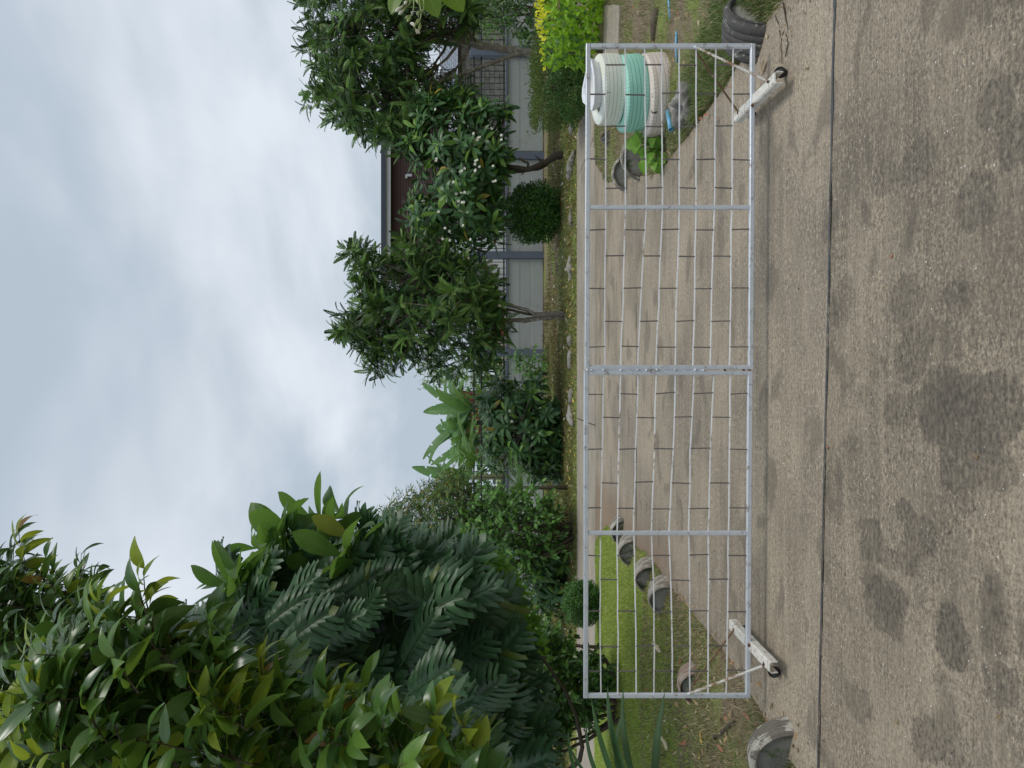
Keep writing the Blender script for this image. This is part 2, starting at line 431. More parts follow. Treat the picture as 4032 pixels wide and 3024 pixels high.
props(link('ground', mesh('ground', V, Fc, groundmat(), smooth=True)), kind='structure')

def slab(poly, mat, parent, name='slab', top=0.0, th=.14, seg=.12, jit=.004):
    pts = []
    for i in range(len(poly)):
        a = np.array(poly[i]); b = np.array(poly[(i+1) % len(poly)]); n = max(1, int(np.linalg.norm(b-a)/seg))
        n = min(n, 120)
        for k in range(n):
            p = a+(b-a)*k/n + (R.normal(0, jit, 2) if k else 0); pts.append(p)
    pts = np.array(pts); n = len(pts); cen = pts.mean(0)
    ins = pts + (cen-pts)/np.linalg.norm(cen-pts, axis=1)[:, None]*.006
    V = np.concatenate([np.c_[ins, np.full(n, top)], np.c_[pts, np.full(n, top-.006)], np.c_[pts, np.full(n, top-th)]])
    Fc = [tuple(range(n))]
    Fc += [(i, n+i, n+(i+1) % n, (i+1) % n) for i in range(n)] + [(n+i, 2*n+i, 2*n+(i+1) % n, n+(i+1) % n) for i in range(n)]
    return link(name, mesh(name, V, Fc, mat), parent)
drive = props(bpy.data.objects.new('driveway', None), kind='structure'); COL.objects.link(drive); WL['driveway'] = Vector((0, 0, 0))
# joint between slabs, slightly askew to the gate
ja, jb = np.array(gr(3288, 0)[:2]), np.array(gr(3222, 3024)[:2])
dj = jb-ja; nj = np.array([-dj[1], dj[0]]); nj /= np.linalg.norm(nj)
if nj[1] < 0: nj = -nj
cj = nj @ ja
slab(clip(DRIVE, nj[0], nj[1], cj-.006), M_CON_A, drive)
d2 = clip(DRIVE, -nj[0], -nj[1], -cj-.006)
slab(clip(d2, 0.012, 1, 8.31), M_CON_B, drive)
slab(clip(d2, -.012, -1, -8.335), M_CON_B, drive)
def strip(p0, p1, w0, z, mat, name, parent, n=160, wig=.004):
    p0, p1 = np.array(p0), np.array(p1); d = (p1-p0)/np.linalg.norm(p1-p0); nn = np.array([-d[1], d[0]])
    V = []
    for i in range(n+1):
        c_ = p0+(p1-p0)*i/n; s_ = i/n*np.linalg.norm(p1-p0)
        a_ = float(vnoise(np.array([s_]), np.array([0.3]), 7, 3)[0]); b_ = float(vnoise(np.array([s_]), np.array([4.3]), 23, 4)[0])
        off = (a_-.5)*wig*2; c3_ = float(vnoise(np.array([s_]), np.array([9.3]), 2.6, 6)[0]); wd = w0*(.28+.9*a_*b_+ (.75*max(0, min(1, (c3_-.5)*5))*b_ if wig > .002 else 0))
        V += [(*(c_+nn*(off-wd)), z), (*(c_+nn*(off+wd*.8)), z)]
    Fc = [(2*i, 2*i+2, 2*i+3, 2*i+1) for i in range(n)]
    return link(name, mesh(name, V, Fc, mat), parent)
strip(ja+dj*-.3, jb+dj*.3, .013, .0035, M_SEAL, 'joint_filler', drive, 300, .006)
strip((-1.85, 8.345), (2.3, 8.295), .012, .0035, M_SEAL, 'joint_filler', drive, 120, .005)
street = props(bpy.data.objects.new('street', None), kind='structure'); COL.objects.link(street); WL['street'] = Vector((0, 0, 0))
xs = [-32, -23.2, -18.7, -14.2, -9.7, -5.2, -.65, 3.88]
for r0, r1 in ((11.8, 13.56), (13.59, 14.45)):
    for i in range(len(xs)):
        x0 = xs[i]+.01; x1 = xs[i+1]-.01 if i+1 < len(xs) else 4.75
        slab([(x0, r0), (x1, r0), (x1, r1), (x0, r1)], M_CON_C, street)
strip((-32, 13.575), (4.8, 13.575), .012, .0035, M_SEAL, 'joint_filler', street, 300, .002)
strip((-9.9, 11.79), (3.9, 11.79), .010, .0035, M_SEAL, 'joint_filler', street, 300, .003)

# ------------------------------------------------------------------ leaf prototypes (base at origin, along +Y, face +Z)
def blade(Ln, W, prof, n=8, fold=.25, droop=.5, wave=0.0, across=2, tip=0.0, twist=0.0, seed=0):
    rs = np.random.default_rng(seed)
    V, U = [], []
    y = z = 0.0; ang = 0.0
    ph = rs.random()*6
    for i in range(n+1):
        v = i/n
        if i:
            ang -= droop/n; y += Ln/n*math.cos(ang); z += Ln/n*math.sin(ang)
        wv = W*.5*prof(v)
        for k in range(-across, across+1):
            u = k/across
            a = abs(u)
            zz_ = fold*a*wv*(1.15-.45*a) + wave*W*math.sin(v*11+ph+u*1.7)*a*a
            xx = u*wv
            tw = twist*v
            V.append((xx*math.cos(tw)-zz_*math.sin(tw) + tip*v*v*W, y - math.sin(ang)*zz_, z+zz_*math.cos(ang)*math.cos(tw)+xx*math.sin(tw)))
            U.append((u, v))
    m = 2*across+1
    T = []
    for i in range(n):
        for k in range(m-1):
            a = i*m+k; T += [(a, a+1, a+m+1), (a, a+m+1, a+m)]
    return np.array(V), np.array(T), np.array(U)
def p_lance(v): return max(.02, math.sin(PI*min(1, v*1.02)**.8)**.85*(1-.25*v)) if 0 < v < 1 else .03
def p_obov(v): return .05 + (math.sin(PI*v**1.35)**.75 if 0 < v < 1 else 0)
def p_ovate(v): return max(.02, math.sin(PI*v**.62)**.9) if 0 < v < 1 else .02
def p_strap(v): return max(.02, (1-v**3)*(.55+.45*min(1, v*4)))
def p_banana(v): return .04+min(1, v*6)*(1-v**5)**.7
def joinp(parts):
    V, T, U = [], [], []; n = 0
    for a, b, c_ in parts:
        V.append(a); T.append(b+n); U.append(c_); n += len(a)
    return np.concatenate(V), np.concatenate(T), np.concatenate(U)
def split_leaf(seed=0, nl=8):
    # large pinnately split leaf: lobes fused along the midrib, curved tips
    rs = np.random.default_rng(seed)
    V, T, U = [], [], []
    def mid(v):
        return np.array([.05*math.sin(v*2.2+seed), v, -.22*v*v])
    for s in (-1, 1):
        for k in range(nl):
            v0 = .04+.9*k/nl; v1 = .04+.9*(k+1)/nl
            vm = (v0+v1)/2
            Lw = (.37*math.sin(PI*(vm*.86+.10))**.7)*(1+rs.uniform(-.08, .08))
            sweep = .05+1.0*vm + rs.uniform(-.12, .12)
            cut = .26+.16*rs.random()
            n = 6; base = len(V); lobe_z = rs.uniform(-.05, .05)
            for i in range(n+1):
                q = i/n
                cut_w = 1.0 if q < cut else (1-.36*((q-cut)/(1-cut))**.45)
                if q > .6: cut_w *= max(.03, 1-((q-.6)/.4)**1.7)
                ctr = vm + sweep*Lw*q*q*.9 + Lw*.15*q
                half = (v1-v0)/2*cut_w*(1+.35*math.sin(PI*q))
                if q < cut: half = (v1-v0)/2*1.01
                dz = -.62*Lw*q*q + .05*math.sin(q*PI) + lobe_z*q
                for j in (-1, 0, 1):
                    m_ = mid(min(1, vm+half*j if q < .2 else vm))
                    V.append((m_[0] + s*Lw*q*(1-.12*j*q), ctr+half*j, m_[2]+dz*.6+(.011*(1-abs(j)))*min(1, q*4)))
                    U.append((q*.98+.02, v0+(v1-v0)*(j*.5+.5)))
            for i in range(n):
                for j in range(2):
                    a = base+i*3+j
                    T += [(a, a+1, a+4), (a, a+4, a+3)] if s > 0 else [(a, a+4, a+1), (a, a+3, a+4)]
    # terminal lobe
    a, b, c_ = blade(.22, .2, p_ovate, 4, .1, .4, seed=seed)
    m_ = mid(.88); a = a+m_; b = b+len(V)
    V = np.concatenate([np.array(V), a]); T = np.concatenate([np.array(T), b]); U = np.concatenate([np.array(U), c_])
    # midrib + stalk
    mb = MB(); P_ = [np.array([0, -.35, -.12]), np.array([0, -.15, -.02])]+[mid(q)+np.array([0, 0, .012]) for q in np.linspace(0, .95, 7)]
    mb.tube(P_, np.linspace(.014, .005, len(P_)), 4, False)
    mv = mb.V[0]; mt = np.array([t for f in mb.F for t in ((f[0], f[1], f[2]), (f[0], f[2], f[3]))])+len(V)
    return np.concatenate([V, mv]), np.concatenate([T, mt]), np.concatenate([U, np.zeros((len(mv), 2))])
def pinnate(Ln=.4, pairs=12, ll=.075, lw=.026, droop=.7, vshape=.3, seed=0, prof=None, curl=.5):
    rs = np.random.default_rng(seed); V, T, U = [], [], []
    y = z = ang = 0.0; pts = []
    for i in range(pairs*2+1):
        ang -= droop/(pairs*2); y += Ln/(pairs*2)*math.cos(ang); z += Ln/(pairs*2)*math.sin(ang); pts.append((y, z, ang))
    for k in range(pairs):
        y, z, ang = pts[k*2+2]; v = (k+1)/pairs
        sc2 = math.sin(PI*(v*.75+.2))**.5 if prof is None else prof(v)
        for s in (-1, 1):
            l = ll*sc2*(1+rs.uniform(-.12, .12)); fw = .45+.5*v+rs.uniform(-.1, .1)
            d = np.array([s*math.cos(fw), math.sin(fw)*math.cos(ang), math.sin(fw)*math.sin(ang)+vshape*1.0])
            d /= np.linalg.norm(d)
            wv_ = np.array([-s*math.sin(fw)*.8, math.cos(fw), 0.0])*lw*.5
            b = len(V); o = np.array([0, y, z]); nz = np.array([0, 0, -curl*l])
            V += [o, o+d*l*.45+wv_, o+d*l*.45-wv_, o+d*l+nz]
            U += [(.2, v), (.5, v), (.5, v), (1, v)]
            T += [(b, b+2, b+1), (b+1, b+2, b+3)]
    # rachis
    w_ = .004*Ln/.4
    for i in range(0, pairs*2, 4):
        a_, c_ = pts[i], pts[min(i+4, pairs*2)]; b = len(V)
        V += [np.array([-w_, a_[0], a_[1]]), np.array([w_, a_[0], a_[1]]), np.array([w_, c_[0], c_[1]]), np.array([-w_, c_[0], c_[1]])]
        U += [(0, 0)]*4; T += [(b, b+1, b+2), (b, b+2, b+3)]
    return np.array(V), np.array(T), np.array(U)

def frames(Pos, D, Up, S, roll=None):
    """N matrices: y axis D, z axis near Up"""
    D = D/np.linalg.norm(D, axis=1)[:, None]
    X_ = np.cross(D, Up); X_ /= np.linalg.norm(X_, axis=1)[:, None]+1e-9
    Z_ = np.cross(X_, D)
    if roll is not None:
        c_, s_ = np.cos(roll)[:, None], np.sin(roll)[:, None]
        X2 = X_*c_+Z_*s_; Z_ = Z_*c_-X_*s_; X_ = X2
    M = np.zeros((len(Pos), 4, 4)); S = np.broadcast_to(S, (len(Pos),))[:, None]
    M[:, :3, 0] = X_*S; M[:, :3, 1] = D*S; M[:, :3, 2] = Z_*S; M[:, :3, 3] = Pos; M[:, 3, 3] = 1
    return M
def showsize(M):
    P = M[:, :3, 3]; s = np.linalg.norm(M[:, :3, 1], axis=1)
    r = P-np.array([0, 0, EYE]); dep = r @ FWD
    a = (r @ DN)/np.maximum(dep, .1); b = (r @ RT)/np.maximum(dep, .1)
    vis = (dep > .2) & (np.abs(a) < .69) & (np.abs(b) < .52)
    return vis, s/np.maximum(dep, .1), dep
def scatter(parent, name, protos, mats, M, limit=300, bymat=None, smooth=True, prefer='front'):
    n = len(M); pi = R.integers(0, len(protos), n); mi = np.zeros(n, int) if bymat is None else bymat
    vis, sz, dep = showsize(M)
    order = np.argsort(-(vis*10.0 + (-dep if prefer == 'front' else sz)))
    head = order[:limit] if limit else order[:0]
    cache = {}
    base = Matrix.Translation(-wloc(parent))
    for i in head:
        key = (pi[i], mi[i])
        if key not in cache:
            V, T, U = protos[pi[i]]; cache[key] = mesh(name, V, T, mats[mi[i]], U, smooth)
        o = bpy.data.objects.new(name, cache[key]); COL.objects.link(o); o.parent = parent
        o.matrix_basis = base @ Matrix(M[i].tolist())
    rest = order[limit:] if limit else order
    if len(rest):
        allV, allT, allU, allM = [], [], [], []; off = 0
        for j in range(len(protos)):
            for k in range(len(mats)):
                r = rest[(pi[rest] == j) & (mi[rest] == k)]
                if not len(r): continue
                V, T, U = protos[j]
                W_ = np.einsum('nij,vj->nvi', M[r][:, :3, :3], V)+M[r][:, None, :3, 3]
                allV.append(W_.reshape(-1, 3))
                allT.append((T[None]+(np.arange(len(r))*len(V))[:, None, None]+off).reshape(-1, 3)); off += len(r)*len(V)
                allU.append(np.tile(U, (len(r), 1))); allM.append(np.full(len(r)*len(T), k, np.int32))
        me = mesh(name, np.concatenate(allV), np.concatenate(allT), None, np.concatenate(allU), smooth)
        for mm in mats: me.materials.append(mm)
        me.polygons.foreach_set('material_index', np.concatenate(allM)); me.update()
        o = link('foliage' if limit == 0 else name, me, parent); o['kind'] = 'stuff'
def unit(v): return v/(np.linalg.norm(v, axis=-1, keepdims=True)+1e-12)
def polypts(poly, n, d0, thick, rnd=True, back=0.0):
    """n points inside a crown whose outline in the view is poly, centred at distance d0, rounded in depth"""
    poly = [tuple(p) for p in poly]; A = np.array(poly); lo, hi = A.min(0), A.max(0); out = []
    while len(out) < n:
        Q = R.uniform(lo, hi, (n*2, 2)); Q = Q[inside(Q, poly)]
        out += list(Q)
    Q = np.array(out[:n]); e = pdist(Q, poly); em = np.sqrt(np.clip(e/(e.max()+1e-6), 0, 1)) if rnd else np.ones(n)
    off = R.uniform(-1, 1, n)
    d = d0+off*thick*.5*(.25+.75*em)
    return np.array([at(q[0], q[1], dd) for q, dd in zip(Q, d)]), Q
def rosette(C, A, nl, length, spread=(20, 80), jitter=.25, up=.15, droopdir=0.0, along=.3):
    """leaf matrices in rosettes: centres C, axes A"""
    Ms = []
    for c_, a in zip(C, A):
        a = a/np.linalg.norm(a); t1 = np.cross(a, (0.3, .9, .1)); t1 /= np.linalg.norm(t1); t2 = np.cross(a, t1)
        k = nl+R.integers(-2, 3); ph = R.uniform(0, 6)
        th = ph+np.arange(k)*2.399; el = np.radians(spread[0]+(spread[1]-spread[0])*np.sqrt((np.arange(k)+.5)/k))+R.normal(0, jitter*.4, k)
        D = a*np.cos(el)[:, None]+(t1*np.cos(th)[:, None]+t2*np.sin(th)[:, None])*np.sin(el)[:, None]
        D[:, 2] += up-droopdir*el
        Pp = c_-a*(np.arange(k)/k)[:, None]*length*along
        Ms.append(frames(Pp, D, np.broadcast_to(a+np.array([0, 0, .2]), D.shape), length*R.uniform(.7, 1.12, k), R.normal(0, jitter, k)))
    return np.concatenate(Ms)
def limb(P0, P1, r0, r1, n=7, bend=.08, mb=None, sides=7):
    P0, P1 = np.array(P0, float), np.array(P1, float); L_ = np.linalg.norm(P1-P0)
    off = R.normal(0, bend*L_, 3); t = np.linspace(0, 1, n)
    P = P0+(P1-P0)*t[:, None]+off*np.sin(PI*t)[:, None]+R.normal(0, .012*L_, (n, 3))*(np.sin(PI*t)[:, None])
    mb = mb or MB(); mb.tube(P, r0+(r1-r0)*t, sides); return mb, P
def wood(parent, trunkpts, radii, tips, nmain, bark, twig_r=.006, main_r=.03, toler=None, crown_base=None):
    """trunk, main branches reaching into the crown, twigs to every tip"""
    P = np.array(trunkpts, float)
    t = np.linspace(0, 1, len(P)); tt = np.linspace(0, 1, len(P)*4)
    PP = np.stack([np.interp(tt, t, P[:, i]) for i in range(3)], 1); rr = np.interp(tt, t, radii)
    rr = rr*(1+.10*np.sin(tt*23+R.uniform(0, 6)))+0
    PP += R.normal(0, .006, PP.shape)
    MB().tube(PP, rr, 10).build('trunk', bark, parent, True)
    top = P[-1]
    sel = tips[R.choice(len(tips), nmain, replace=False)]
    for s in sel:
        start = PP[R.integers(int(len(PP)*.72), len(PP))]
        end = start+(s-start)*.72
        mb, Q = limb(start, end, main_r, main_r*.35, 8, .06)
        mine = [x for x in tips if np.argmin(np.linalg.norm(sel-x, axis=1)) == np.where((sel == s).all(1))[0][0]]
        for x in mine:
            q = Q[R.integers(3, 8)]; limb(q, x, twig_r*1.4, twig_r*.6, 5, .08, mb, 4)
        mb.build('branch', bark, parent, True)

# ================================================================== THE GATE
def gy(x): return 4.28 - .0165*x
def gp(X, Y):
    y = 4.28
    for _ in range(4): p = at(X, Y, y); y = gy(p[0])
    return at(X, Y, y)
gate = empty('road_gate', (0, 4.28, 0), 'silver painted steel gate of square tube and staggered thin rods standing across the driveway', 'gate')
def sqtube(p0, p1, w_=.0255, d=None, mb=None, axis='h'):
    p0, p1 = np.array(p0), np.array(p1); mb = mb or MB()
    T = unit(p1-p0); nrm = np.array([.0165, 1, 0]); nrm = nrm/np.linalg.norm(nrm); a = np.cross(T, nrm)
    h = w_/2; c_ = .003; V = []
    ring = [(-h+c_, -h), (h-c_, -h), (h, -h+c_), (h, h-c_), (h-c_, h), (-h+c_, h), (-h, h-c_), (-h, -h+c_)]
    for p in (p0, p1):
        for u, v in ring: V.append(p+a*u+nrm*v)
    Fc = [(i, (i+1) % 8, 8+(i+1) % 8, 8+i) for i in range(8)]+[tuple(range(8))[::-1], tuple(range(8, 16))]
    mb.add(V, Fc); return mb
t = .0128
# corner points (centre lines) of the two leaves
RT_, RM, RI = 182, 817, 1446
LI, LM, LT = 1468, 2098, 2738
def topX(Y): return 2316 + (Y-170)*(2311-2316)/(1450-170) if Y < 1457 else 2308 + (Y-1460)*(2306-2308)/1280
def botX(Y): return 2963 + (Y-170)*(2955-2963)/1280 if Y < 1457 else 2953 + (Y-1460)*(2944-2953)/1280
for (a, b, m) in ((RT_, RI, RM), (LI, LT, LM)):
    sa = 9 if a < b else -9
    sqtube(gp(topX(a), a-8), gp(topX(b), b+8)).build('frame_tube', M_STEEL, gate)
    sqtube(gp(botX(a), a-8), gp(botX(b), b+8)).build('frame_tube', M_STEEL, gate)
    for Yp in (a, m, b):
        p, q = gp(topX(Yp), Yp), gp(botX(Yp), Yp)
        p[2] -= .0135; q[2] += .0135
        sqtube(p, q, .0248 if Yp != m else .0235).build('frame_tube', M_STEEL, gate)
rows = {  # picture columns of the eight rods at stations across the gate
    190: (2384,2461,2538,2604,2675,2741,2819,2887), 817: (2385,2463,2545,2609,2675,2741,2813,2882),
    1008: (2383,2457,2533,2600,2671,2735,2807,2877), 1136: (2381,2455,2525,2596,2665,2736,2802,2878),
    1438: (2382,2444,2511,2583,2659,2728,2796,2872),
    1476: (2377,2444,2512,2584,2659,2733,2812,2876), 1735: (2372,2437,2505,2577,2653,2720,2799,2873),
    2085: (2365,2430,2494,2565,2635,2711,2789,2869), 2110: (2363,2430,2496,2565,2634,2712,2789,2867),
    2283: (2363,2431,2500,2573,2641,2716,2790,2867), 2545: (2363,2434,2504,2576,2647,2716,2788,2863),
    2729: (2366,2432,2505,2575,2647,2717,2788,2859)}
st = sorted(rows)
def rodX(k, Y):
    if k == -1: return topX(Y)+9
    if k == 8: return botX(Y)-9
    return float(np.interp(Y, st, [rows[s_][k] for s_ in st]))
def rodpart(k, ya, yb):
    ys = np.linspace(ya, yb, 9); P = [gp(rodX(k, y_)+R.normal(0, .7)*(0 < i < 8), y_) for i, y_ in enumerate(ys)]
    P = np.array(P); P[:, 2] += 0
    MB().tube(P, .0045, 4, True, (0, 0, 1), PI/4).build('rod', M_ROD, gate)
for k in range(8):
    for ya, yb in ((RT_+6, RM-6), (RM+6, RI-6), (LI+6, LM-6), (LM+6, LT-6)): rodpart(k, ya, yb)
even = [371, 627, 904, 1136, 1366, 1551, 1768, 2001, 2187, 2408, 2641]
odd = [254, 498, 741, 1008, 1267, 1643, 1901, 2283, 2545]
for Ys, rws in ((even, (0, 2, 4, 6, 8)), (odd, (1, 3, 5, 7))):
    for Y_ in Ys:
        for k in rws:
            jy = R.normal(0, 1.5)
            p, q = gp(rodX(k-1, Y_+jy), Y_+jy), gp(rodX(k, Y_+jy+R.normal(0, 2)), Y_+jy+R.normal(0, 2))
            MB().tube([p, q], .0047, 4, True, (0, 1, 0), PI/4).build('spacer', M_SPACER, gate)
# round bar and weld beads closing the meeting stiles
mb = MB(); mb.tube([gp(2330, 1457)+[0, -.008, 0], gp(2775, 1457)+[0, -.008, 0]], .0042, 6); mb.build('meeting_bar', M_STEEL, gate)
for X_ in (2313, 2328, 2376, 2445, 2511, 2543, 2584, 2657, 2735, 2767):
    p = gp(X_+R.uniform(-2, 2), 1457+R.uniform(-1.5, 1.5)); mb = MB(); r_ = R.uniform(.006, .0095)
    mb.lathe([(0.0005, -r_), (r_*.8, -r_*.6), (r_, 0), (r_*.7, r_*.7), (0.0005, r_)], Matrix.Translation(p+[0, -.013, 0]), 7)
    mb.build('weld', M_STEEL, gate, True)
for X_ in (2852, 2925, 2948):
    p = gp(X_, 1457); MB().lathe([(0.0005, -.009), (.006, -.004), (.006, .004), (0.0005, .009)], Matrix.Translation(p+[0, -.011, 0]), 6).build('weld', M_RUST, gate, True)
# feet on casters
def footpart(xc0, yf, xc1, yb, ztop, wheelpos, bend, seed):
    ft = None; a = np.array([xc0, yf, 0.0]); b = np.array([xc1, yb, 0.0]); d = unit(b-a); s = np.array([d[1], -d[0], 0])
    wd, th, hh = .031, .006, .046
    prof = [(-wd, -hh), (-wd, -.008), (-wd+.008, 0), (wd-.008, 0), (wd, -.008), (wd, -hh), (wd-th, -hh), (wd-th, -.012), (wd-.013, -th), (-wd+.013, -th), (-wd+th, -.012), (-wd+th, -hh)]
    V = []; n = 9
    for i in range(n):
        c_ = a+(b-a)*i/(n-1)
        for u, z in prof: V.append(c_+s*u*(1+.03*math.sin(i*2.1+seed))+np.array([0, 0, ztop+z+.0015*math.sin(i*1.7+seed)]) + d*(R.normal(0, .002) if i in (0, n-1) else 0))
    m = len(prof)
    Fc = [(i*m+k, (i+1)*m+k, (i+1)*m+(k+1) % m, i*m+(k+1) % m) for i in range(n-1) for k in range(m)]
    for e in (0, n-1):
        o = e*m; q = [(0, 1, 10, 11), (1, 2, 9, 10), (2, 3, 8, 9), (3, 4, 7, 8), (4, 5, 6, 7)]
        Fc += [tuple(o+i for i in (f if e == 0 else f[::-1])) for f in q]
    foot = link('foot', mesh('foot', V, Fc, M_FOOT), gate)
    # caster: dark swivel housing with a small rubber wheel
    wx, wy = wheelpos; sw = Matrix.Translation((wx, wy, .029)) @ Matrix.Rotation(.5*seed, 4, 'Z') @ Matrix.Rotation(PI/2, 4, 'Y')
    MB().lathe([(.0005, -.018), (.014, -.018), (.024, -.014), (.029, -.004), (.029, .004), (.024, .014), (.014, .018), (.0005, .018)], sw, 22).build('caster_wheel', M_RUBBER, foot, True)
    sw2 = Matrix.Translation((wx, wy, .036)) @ Matrix.Rotation(.5*seed, 4, 'Z') @ Matrix.Rotation(PI/2, 4, 'Y')
    MB().lathe([(.001, .021), (.018, .0205), (.027, .017), (.030, .010), (.0305, .0065), (.029, .0065)], sw2, 20).build('caster_cover', M_RUBBER, foot, True)
    MB().tube([(wx, wy, .05), ((wx+xc0)/2, (wy+yf+.06)/2, ztop-.03), (xc0, yf+.07, ztop-.008)], [.012, .014, .016], 8).build('caster_stem', M_RUBBER, foot)
    bp = b-d*.05
    sw3 = Matrix.Translation((bp[0], bp[1]-.02, .027)) @ Matrix.Rotation(.2, 4, 'Z') @ Matrix.Rotation(PI/2, 4, 'Y')
    MB().lathe([(.006, -.014), (.02, -.014), (.027, -.004), (.027, .004), (.02, .014), (.006, .014)], sw3, 18, True).build('caster_wheel', M_RUBBER, foot, True)
    MB().tube([(bp[0], bp[1]-.02, .03), (bp[0], bp[1]-.02, ztop-.008)], .009, 6).build('caster_stem', M_RUST, foot)
    return foot
yR, yL = gy(1.6), gy(-1.5)
f1 = footpart(1.585, 3.905, 1.61, 4.575, .107, (1.655, 4.02), 0, 1)
f2 = footpart(-1.495, 3.985, -1.485, 4.68, .107, (-1.565, 4.11), 0, 4)
def rebar(p0, p1, r, mat, bend=0.0):
    n = 60; P = [np.array(p0)+(np.array(p1)-np.array(p0))*i/n+np.array([0, 0, bend*math.sin(PI*i/n)]) for i in range(n+1)]
    rr = [r*(1.10 if i % 2 else .94) for i in range(n+1)]
    return MB().tube(P, rr, 7).build('brace', mat, gate)
pr = gp(2737, 190)+[0, -.016, 0]; pl = gp(2711, 2727)+[0, -.016, 0]
rebar(pr, (1.60, 4.0, .104), .0068, M_BRACEW); rebar(pr+[0, .03, 0], (1.615, 4.50, .104), .0058, M_BRACER)
rebar(pl, (-1.515, 4.07, .104), .0068, M_BRACEW); rebar(pl+[0, .03, 0], (-1.485, 4.58, .104), .0058, M_BRACER)
for p in (pr, pl): MB().lathe([(.0005, -.012), (.008, -.008), (.010, 0), (.007, .009), (.0005, .012)], Matrix.Translation(p), 9).build('weld', M_STEEL, gate, True)
for p in ((1.60, 4.0, .106), (1.612, 4.50, .106), (-1.515, 4.07, .106), (-1.485, 4.58, .106), (1.56, yR-.02, .112), (-1.48, yL-.02, .112)):
    MB().lathe([(.0005, -.010), (.010, -.004), (.009, .004), (.0005, .010)], Matrix.Translation(p), 8).build('weld', M_RUST, gate, True)

# ================================================================== TYRES
def tyre_profile(Ro, Ri, hw, groove=True):
    pts = []
    b = .05  # shoulder
    pts += [(Ri, -hw*.72), (Ri+.012, -hw*.86), (Ri+(Ro-Ri)*.35, -hw*1.04), (Ri+(Ro-Ri)*.62, -hw*1.02), (Ro-.034, -hw*.97), (Ro-.013, -hw*.91), (Ro-.004, -hw*.80)]
    g = [-.50, -.17, .16, .49]
    if groove:
        for q in g:
            z = q*hw; e = .0018
            pts += [(Ro-abs(q)*.004, z-e-.001), (Ro-.010, z-e*.7), (Ro-.010, z+e*.7), (Ro-abs(q)*.004, z+e+.001)]
    pts += [(Ro-.004, hw*.80), (Ro-.013, hw*.91), (Ro-.034, hw*.97), (Ri+(Ro-Ri)*.62, hw*1.02), (Ri+(Ro-Ri)*.35, hw*1.04), (Ri+.012, hw*.86), (Ri, hw*.72),
            (Ri+.008, hw*.6), (Ro-.03, hw*.7), (Ro-.022, 0), (Ro-.03, -hw*.7), (Ri+.008, -hw*.6)]
    return pts
def tyremat(name, col, dirt, amt, groovecol, dirt2=(.25, .22, .17), rub=.0):
    m, t, p, out = newmat(name)
    tcn = N(t, 'ShaderNodeTexCoord'); P = tcn.outputs['Object']
    s = N(t, 'ShaderNodeSeparateXYZ'); L(t, P, s.inputs[0])
    ang = mathn(t, 'ARCTAN2', s.outputs[1], s.outputs[0]); rad = mathn(t, 'SQRT', mathn(t, 'ADD', mathn(t, 'MULTIPLY', s.outputs[0], s.outputs[0]), mathn(t, 'MULTIPLY', s.outputs[1], s.outputs[1])))
    n1 = noisen(t, P, 5, 5, .6); n2 = noisen(t, P, 22, 6, .7)
    c_ = mixc(t, ramp(t, n1, .4, .7, 0, .6), col, groovecol)
    c_ = mixc(t, ramp(t, n2, .56, .78, 0, amt*.6), c_, dirt2)
    c_ = mixc(t, ramp(t, noisen(t, mapping(t, P, (1, 1, .5), (2, 1, 3)), 9, 5, .75), .70-.10*amt, .73-.10*amt), c_, dirt)
    # shoulder sipes
    saw = mathn(t, 'SINE', mathn(t, 'ADD', mathn(t, 'MULTIPLY', ang, 64), mathn(t, 'MULTIPLY', s.outputs[2], 14)))
    az = mathn(t, 'ABSOLUTE', s.outputs[2])
    sip = mathn(t, 'MULTIPLY', ramp(t, saw, .90, .99), ramp(t, az, .056, .062))
    c_ = mixc(t, mathn(t, 'MULTIPLY', sip, .55), c_, tuple(x*.35 for x in col))
    L(t, c_, p.inputs['Base Color']); p.inputs['Roughness'].default_value = .5
    h = mathn(t, 'SUBTRACT', mathn(t, 'MULTIPLY', n2, .25), sip)
    L(t, bumpn(t, h, .35, .003), p.inputs['Normal'])
    return m
M_TY1 = tyremat('ivory_tyre_paint', (.80, .84, .76), (.05, .045, .04), .3, (.74, .72, .55))
M_TY2 = tyremat('mint_tyre_paint', (.34, .68, .56), (.12, .24, .2), .05, (.40, .74, .60))
M_TY3 = tyremat('faded_pink_tyre_paint', (.76, .67, .60), (.03, .025, .025), .5, (.66, .57, .48))
def tyre(loc, Ro, Ri, hw, rot, mat, label, group):
    o = link('painted_tyre', MB().lathe(tyre_profile(Ro, Ri, hw), None, 128, True).data('painted_tyre', mat, False), None, Matrix.Translation(loc) @ rot)
    me = o.data; 
    return props(o, label, 'tyre', group)
def tilt(ax, ay): return Matrix.Rotation(ay, 4, 'Y') @ Matrix.Rotation(ax, 4, 'X')
tb = gr(2668, 372)  # front foot of the stack
cx, cy = 2.63, 6.90
tyre((cx-.005, cy, .115), .362, .205, .108, tilt(.05, -.10), M_TY3, 'faded pinkish white painted tyre with black scuffs at the bottom of the stack', 'painted tyres stacked beside the driveway')
tyre((cx+.012, cy+.01, .325), .336, .20, .104, tilt(.05, -.10), M_TY2, 'mint green painted tyre in the middle of the stack', 'painted tyres stacked beside the driveway')
tyre((cx+.050, cy+.02, .528), .308, .19, .102, tilt(.08, -.07), M_TY1, 'ivory white painted tyre at the top of the stack under the basin', 'painted tyres stacked beside the driveway')

